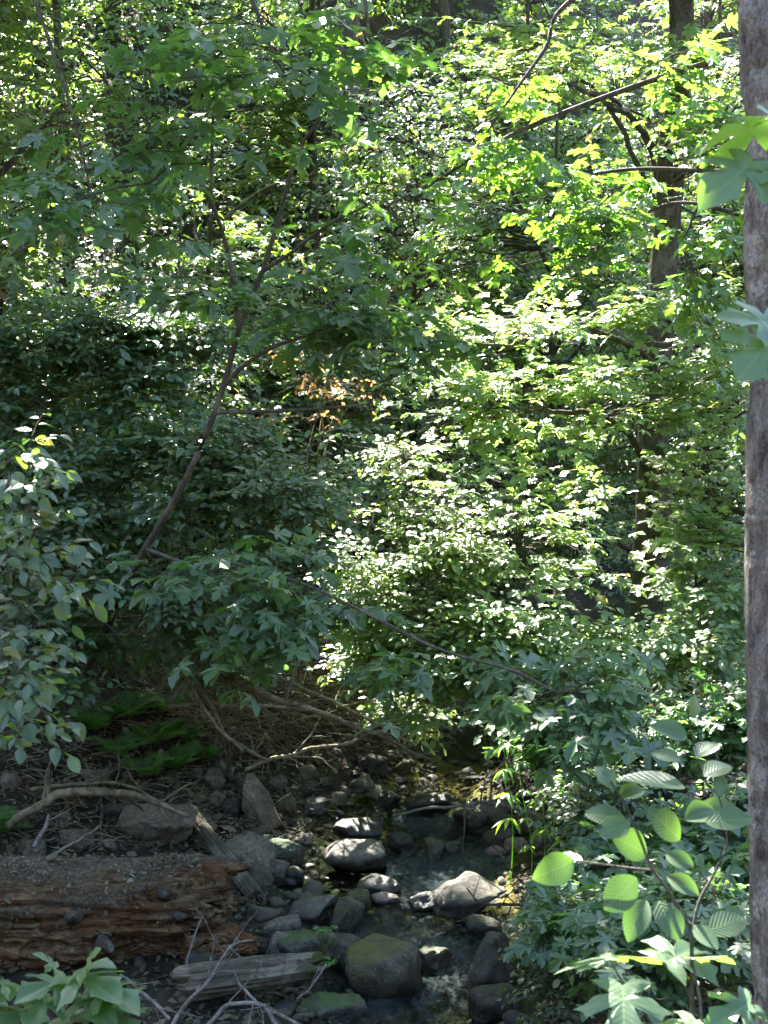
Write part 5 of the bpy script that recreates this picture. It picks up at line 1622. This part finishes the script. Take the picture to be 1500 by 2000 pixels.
leafy('maple_shoot', 'big sunlit maple leaf with bright yellow-green leaves above it at the bottom corner', 'sapling', ground_pt(.7, 2.6),
      [[(1360, 2700, D1, 6), (1350, 2300, D1, 5), (1300, 2060, D1, 4), (1240, 1950, D1, 2.5), (1212, 1912, D1, 2), (1192, 1872, D1 + .02, 1.8)], [(1345, 2200, D1, 4), (1370, 2000, D1, 3), (1352, 1875, D1, 2)], [(1350, 2250, D1, 4), (1440, 2050, D1, 3), (1470, 1955, D1, 2)]],
      [(1216, 1922, 1222, 2050, D1 - .03, D1 - .13, (.0, -.35, .95)), (1190, 1868, 1082, 1902, D1 + .04, D1 + .02, (.1, .42, .9)), (1196, 1866, 1296, 1880, D1 + .05, D1 + .07, (0, .42, .9)), (1350, 1870, 1440, 1876, D1 + .05, D1 + .05, (0, .4, .9)),
       (1468, 1958, 1376, 2004, D1, D1 - .05, (0, -.5, .9)), (1360, 1990, 1330, 2060, D1, D1 - .1, (0, -.5, .9)), (1300, 1880, 1380, 1840, D1 + .15, D1 + .25, (0, -.2, 1))],
      'maple_hi', MN, M['sapling_bark'])
ML = []
for bx, by, a, l, hh in ((128, 1915, 200, 100, 0), (140, 1905, -20, 105, .0), (150, 1900, 40, 90, .1), (110, 1890, 120, 85, .2), (60, 1930, 185, 80, 0), (100, 1945, 235, 95, 0), (160, 1940, -60, 100, 0), (190, 1930, -15, 90, 0), (70, 1975, 200, 90, 0),
                          (130, 1985, -100, 80, 0), (200, 1975, -35, 85, 0), (30, 1990, 150, 90, .1), (170, 1880, 70, 70, .2), (20, 1920, 170, 70, .1), (215, 1950, 10, 60, 0)):
    ar = math.radians(a)
    dd = 4.2 - .25 * hh
    ML.append((bx, by, bx + l * math.cos(ar), by - l * .62 * math.sin(ar) + 14, dd, dd - .10 + .08 * math.sin(ar), (rng.normal(0, .16), -.30 + rng.normal(0, .14), .95)))
leafy('maple_seedling', 'clump of broad pale-green maple leaves in the bottom corner in front of the rotten log', 'sapling', ground_pt(-1.0, 4.2),
      [[(150, 2500, 4.2, 6), (145, 2200, 4.2, 5), (140, 2000, 4.2, 4), (130, 1920, 4.2, 2.5)], [(142, 2100, 4.2, 4), (80, 1990, 4.2, 3), (60, 1930, 4.2, 2)], [(143, 2120, 4.2, 4), (190, 1990, 4.2, 3), (200, 1935, 4.2, 2)]],
      ML, 'maple_hi', MN, M['sapling_bark'])

# ------------------------------------------------------------------ the slope behind
def slope_tree(label, x, y, h, r, rad, K, size, seed, zc=.6, mat='far', tpl='ovate_lo', lean=0.0, name='slope_tree', group='broadleaf trees on the slope behind', spray=.6, flat=.8, S=6, k=7):
    b = ground_pt(x, y)
    top = b + np.array([lean * h, -.06 * h, h])
    P = smooth_line(np.array([b - [0, 0, .2], b * .6 + top * .4 + [rng.normal(0, .15), 0, 0], top]), 26)
    blobs = [(b + np.array([lean * h * zc, -.05 * h, h * zc]), (rad, rad * .9, h * (1 - zc) * flat))]
    for i in range(5):
        a = rng.uniform(0, 6.28)
        blobs.append((b + np.array([lean * h * zc + math.cos(a) * rad * .6, math.sin(a) * rad * .6, h * rng.uniform(max(.18, zc - .35), .95)]), (rad * .6, rad * .6, h * .14)))
    limbs = []
    for i in range(7):
        t = rng.uniform(.25, .8)
        p0 = P[int(t * 25)]
        a = rng.uniform(0, 6.28)
        e = p0 + np.array([math.cos(a) * rad * .8, math.sin(a) * rad * .8, .25 * h * rng.uniform(.3, 1)])
        limbs.append((smooth_line(np.array([p0, (p0 + e) / 2 + [0, 0, .1 * h * .3], e]), 12), np.linspace(r * .4, r * .1, 12)))
    return plant(name, label, 'tree', b, [(P, np.linspace(r, r * .25, 26))] + limbs, blobs, K, S - (2 if seed % 2 else 0), k - (2 if seed % 2 else 0), size * (1.5 if seed % 2 else 1), 'maple_lo' if seed % 2 else tpl, M[mat], M['trunk_bark'], group, keep=sun_gaps(.06), wood='trunk', leaf='crown', sides=8, t0node=.2,
                 spray=spray, droop=.12, r0=.012, arch=.1, clump=.28, seed=seed, petiole=.12, up_jit=.32, tilt=np.array([-.05, -.35, 0]))


ST = [
    ('dense shady tree closing the upper corner above the blue-green shrub', -3.9, 13.2, 5.6, .09, 1.5, 210, .105, 61, .55),
    ('second shady tree behind the one in the upper corner', -5.2, 16.5, 7.0, .10, 1.8, 170, .11, 62, .55),
    ('sunlit tree behind the broad dark maple boughs', -2.1, 17.5, 5.0, .07, 1.7, 190, .10, 63, .5),
    ('yellow-green tree lighting the top of the view near the conifer trunk', .5, 19.5, 6.0, .08, 1.9, 230, .10, 64, .5),
    ('bright tree behind the thin arching maple branches', 2.3, 19.0, 7.0, .08, 1.9, 240, .10, 65, .5),
    ('airy tree behind the upper limbs of the mossy trunk', 4.3, 18.5, 8.0, .09, 1.9, 220, .10, 66, .52),
    ('green tree crowding behind the near grey trunk', 5.6, 17, 7.5, .09, 1.8, 180, .10, 67, .5),
    ('low sunlit tree in the gap left of the mossy trunk', 1.3, 17.2, 3.2, .05, 1.2, 150, .09, 68, .5),
    ('small pale tree above the rusty dead foliage', -.9, 16.4, 3.0, .05, 1.2, 140, .09, 69, .5),
    ('low tree in shade behind the sunflecked shrub', -2.6, 14.6, 3.2, .05, 1.2, 130, .095, 70, .5),
    ('far tree high on the slope over the small pale tree', -1.2, 24, 7, .10, 2.2, 210, .12, 71, .5),
    ('far tree high on the slope over the shady corner', -5.5, 24, 8, .10, 2.4, 190, .12, 72, .5),
    ('far tree high on the slope behind the bright tree', 2.6, 26, 8, .10, 2.5, 220, .12, 73, .5),
    ('far tree high on the slope behind the airy tree', 6.3, 25, 9, .10, 2.6, 210, .12, 74, .5),
    ('farthest broad tree near the skyline left of the conifers', -4, 33, 10, .14, 3.4, 190, .16, 75, .5),
    ('farthest broad tree near the skyline between the conifers', 1.5, 34, 10, .14, 3.4, 190, .16, 76, .5),
    ('farthest broad tree near the skyline behind the near trunk', 8, 36, 12, .14, 3.8, 190, .16, 77, .5),
]
for t in ST:
    slope_tree(*t)


def conifer(label, x, y, h, r, seed):
    b = ground_pt(x, y)
    t = np.linspace(0, 1, 24)
    P = b + np.array([0, 0, 1.0]) * (t * h)[:, None] - [0, 0, .3]
    root = empty('conifer', b, label, 'tree', 'conifers on the slope behind')
    g, br, lv = Geo(), Geo(), Leaves()
    tubes(g, P, np.linspace(r, r * .15, 24), 12)
    g.build('trunk', M['far_bark'], root, True)
    n = 70
    hh = rng.uniform(.28, .98, n)
    a = rng.uniform(0, 6.28, n)
    L = (1 - hh) * h * .26 + .5
    st = b + np.array([0, 0, 1.0]) * (hh * h)[:, None]
    d = np.stack([np.cos(a), np.sin(a), np.full(n, -.25)], 1)
    for j in range(9):
        f = (j + 1) / 9
        bb = st + d * (L * f)[:, None]
        for s in (-1, 1):
            sd = np.stack([-np.sin(a) * s, np.cos(a) * s, np.full(n, -.4)], 1)
            add_sprays(lv, None, bb, norm(d * .6 + sd), .5 * (1.1 - f) * L + .12, 12, .10, .4, .5, 50)
    tubes(br, np.stack([st + d * (L * f)[:, None] for f in np.linspace(0, 1, 5)], 1), np.linspace(.03, .006, 5)[None] * np.ones((n, 1)), 4)
    br.build('branches', M['far_bark'], root)
    lv.build('crown', 'needle', M['conifer'], root)


for i, (x, y, h, r, lb) in enumerate(((-.75, 29, 17, .24, 'conifer with a bare straight trunk rising above the sunlit tree'), (-2.0, 36, 19, .26, 'conifer behind the bare-trunked one at the top of the slope'),
                                      (3.8, 35, 20, .26, 'conifer standing behind the bright tree'), (-7.5, 36, 20, .28, 'conifer behind the shady corner trees'), (9.5, 40, 20, .28, 'conifer behind the near grey trunk high on the slope'), (-4.6, 42, 20, .28, 'farthest conifer on the skyline'), (1.2, 44, 20, .28, 'conifer on the skyline above the gully'), (6, 46, 20, .28, 'conifer on the skyline over the airy tree'))):
    conifer(lb, x, y, h, r, 300 + i)


def added_shade_tree(label, x, y, blobs, K, seed, r=.16, size=.15):  # unseen trees added out of view; crowns placed to throw shade
    blobs = [((c[0] - .085 * (c[2] - 2), c[1] + .34 * (c[2] - 2), c[2]), rr) for c, rr in blobs]
    b = ground_pt(x, y)
    tops = np.array([q[0] for q in blobs]).mean(0)
    P = smooth_line(np.array([b - [0, 0, .3], b * .55 + np.array([x, y, tops[2]]) * .45, np.array([x * .6 + tops[0] * .4, y * .6 + tops[1] * .4, tops[2] + .6])]), 26)
    limbs = []
    for c, rr in blobs:
        p0 = P[int(rng.uniform(13, 22))]
        limbs.append((smooth_line(np.array([p0, (p0 + np.array(c)) / 2 + [0, 0, .4], np.array(c)]), 14), np.linspace(r * .5, r * .12, 14)))
    return plant('added_shade_tree', label, 'tree', b, [(P, np.linspace(r, r * .4, 26))] + limbs, blobs, K, 6, 6, size, 'ovate_lo', M['far'], M['trunk_bark'], 'unseen trees added to shade the gully', keep=sun_gaps(.02), wood='trunk', leaf='crown',
                 sides=10, t0node=.4, spray=.6, droop=.15, r0=.014, arch=.05, clump=.0, seed=seed, petiole=.12, up_jit=.35)


added_shade_tree('unseen tree added to shade the bank, its crown above the leaning maple', -5.6, 13.5, [((-3.4, 13.6, 10.6), (1.9, 1.9, .8)), ((-1.6, 14.6, 10.9), (1.7, 1.9, .8)), ((-4.6, 15.8, 11.6), (1.9, 1.9, .8)), ((-2.6, 16.6, 12.0), (1.7, 1.6, .7)), ((-4.8, 12.2, 9.6), (1.6, 1.6, .7)), ((-6.0, 17.2, 12.6), (2.0, 1.8, .8)), ((-4.2, 18.6, 13.4), (1.8, 1.8, .8)), ((-3.4, 15.0, 11.2), (1.6, 1.4, .6)), ((-1.7, 17.2, 11.2), (1.0, .9, .5)), ((-1.1, 16.2, 10.9), (.9, .8, .5)), ((-.4, 15.6, 10.8), (.8, .8, .4))], 800, 91)
added_shade_tree('unseen tree added to shade the lower creek, its crown out of sight above', -4.4, 9.5, [((-1.9, 11.6, 9.0), (1.5, 1.2, .6)), ((-.2, 12.6, 9.4), (1.4, 1.3, .6)), ((-3.0, 12.4, 9.3), (1.4, 1.3, .6)), ((.9, 13.2, 9.8), (1.1, 1.1, .5)), ((-1.4, 13.6, 9.9), (1.4, 1.2, .6)), ((-1.9, 9.5, 9.0), (1.3, 1.1, .5)), ((-1.9, 7.9, 8.4), (1.1, 1.0, .45)), ((-2.0, 6.6, 8.2), (1.1, .9, .45)), ((-3.2, 9.8, 9.0), (1.2, 1.0, .5)), ((-.4, 10.4, 8.9), (1.1, 1.0, .5)), ((-.6, 8.2, 10.0), (1.1, 1.0, .5)), ((.2, 8.5, 10.3), (1.0, 1.0, .5)), ((-1.6, 8.3, 10.0), (1.1, 1.0, .5)), ((-2.6, 8.6, 10.2), (1.1, 1.0, .5))], 640, 92)
added_shade_tree('unseen tree added on the far bank to shade the brambles from above', 5.4, 11.5, [((2.4, 11.4, 9.0), (1.5, 1.3, .6)), ((1.2, 10.9, 8.6), (1.2, 1.2, .5)), ((3.8, 12.4, 9.6), (1.4, 1.4, .6)), ((2.6, 13.0, 9.9), (1.3, 1.2, .6))], 250, 93)

added_shade_tree('unseen tree added on the slope behind the near grey trunk to shade the dark hollow', 7.2, 19.5, [((3.4, 22.4, 15.6), (1.8, 1.4, .7)), ((1.4, 23.2, 15.8), (1.7, 1.5, .7)), ((5.0, 23.0, 16.0), (1.7, 1.5, .7)), ((2.6, 25.2, 17.4), (1.8, 1.6, .7)), ((5.4, 20.8, 14.6), (1.6, 1.2, .6))], 420, 94, .2, .17)
added_shade_tree('unseen tree added on the slope to shade the upper corner, its crown out of sight', -7.4, 19.0, [((-5.9, 21.8, 15.4), (1.9, 1.7, .8)), ((-4.3, 21.0, 14.8), (1.7, 1.6, .7)), ((-7.2, 20.2, 15.0), (1.7, 1.6, .7)), ((-3.6, 23.2, 16.0), (1.5, 1.4, .7)), ((-6.6, 23.2, 16.4), (1.8, 1.5, .7)), ((-4.6, 19.2, 14.0), (1.5, 1.4, .7))], 480, 95, .2, .17)


def undergrowth():
    lv, br = Leaves(), Geo()
    for (n, y0, y1, sz, hgt) in ((9000, 11.5, 20, .085, 1.0), (12000, 18, 30, .11, 1.4), (11000, 27, 48, .17, 2.2)):
        y = rng.uniform(y0, y1, n)
        x = (rng.uniform(-.34, .36, n)) * (y + 1.5)
        lx, rx = np.interp(y, LY, LX), np.interp(y, YS, RX) if False else np.interp(y, LY, RX)
        k = ((x < lx - .9) | (x > rx + .35) | (y > 22)) & ~((y < 14.0) & (x > -2.6) & (x < .2))
        x, y = x[k], y[k]
        z = height(x, y)
        f = np.clip(.25 + .9 * fbm(P3(x * .7, y * .7), 3, 44), 0, 1.3)
        z = z + hgt * f * rng.uniform(.05, 1, len(x))
        b = np.stack([x, y, z], -1)
        a = rng.uniform(0, 6.28, len(x))
        d = np.stack([np.cos(a), np.sin(a) * .8 - .3, rng.normal(.15, .25, len(x))], -1)
        add_sprays(lv, br, b, d, rng.uniform(.2, .45, len(x)) * (sz / .085) ** .6, 6, sz, .25, .36, 55, .1, tilt=np.array([-.05, -.35, 0]))
    o = lv.build('undergrowth', 'ovate_lo', M['far'])
    tag(o, 'mass of low leafy undergrowth covering the wooded slope', 'undergrowth', kind='stuff')


undergrowth()

# ================================================================== light, world, camera
def finish():
    w = bpy.data.worlds.new('World')
    SC.world = w
    w.use_nodes = True
    nt = w.node_tree
    bg = nt.nodes['Background']
    sky = nt.nodes.new('ShaderNodeTexSky')
    sky.sky_type = 'NISHITA'
    sky.sun_disc = False
    sky.sun_elevation = SUN_EL
    sky.sun_rotation = SUN_AZ
    sky.ozone_density = 1.8
    nt.links.new(sky.outputs[0], bg.inputs[0])
    bg.inputs[1].default_value = SKY
    sun = bpy.data.lights.new('sun', 'SUN')
    sun.energy = SUN
    sun.angle = math.radians(.53)
    sun.color = (1.0, .965, .91)
    so = bpy.data.objects.new('sun', sun)
    COL.objects.link(so)
    from mathutils import Vector
    so.rotation_euler = Vector(tuple(-SUN_DIR)).to_track_quat('-Z', 'Y').to_euler()
    cam = bpy.data.cameras.new('camera')
    cam.sensor_fit = 'VERTICAL'
    cam.angle = 2 * math.atan(1000 / F)
    cam.clip_start, cam.clip_end = .1, 500
    cam.dof.use_dof = True
    cam.dof.focus_distance = 11.0
    cam.dof.aperture_fstop = 6.5
    co = bpy.data.objects.new('camera', cam)
    COL.objects.link(co)
    co.location = tuple(CAM)
    co.rotation_euler = (math.pi / 2 - PITCH, 0, 0)
    SC.camera = co
    SC.view_settings.view_transform = 'Standard'
    SC.view_settings.look = 'None'
    SC.view_settings.exposure = EXPOSURE
    SC.view_settings.gamma = 1
    SC.cycles.max_bounces = 7
    SC.cycles.diffuse_bounces = 4
    SC.cycles.glossy_bounces = 3
    SC.cycles.transmission_bounces = 4
    SC.cycles.transparent_max_bounces = 8
    SC.cycles.sample_clamp_indirect = 3
    SC.cycles.caustics_reflective = False
    SC.cycles.caustics_refractive = False
    SC.cycles.use_denoising = True
    SC.cycles.use_adaptive_sampling = True
    SC.cycles.adaptive_threshold = .02


SUN, SKY, EXPOSURE = 5.0, .062, 3.75
finish()
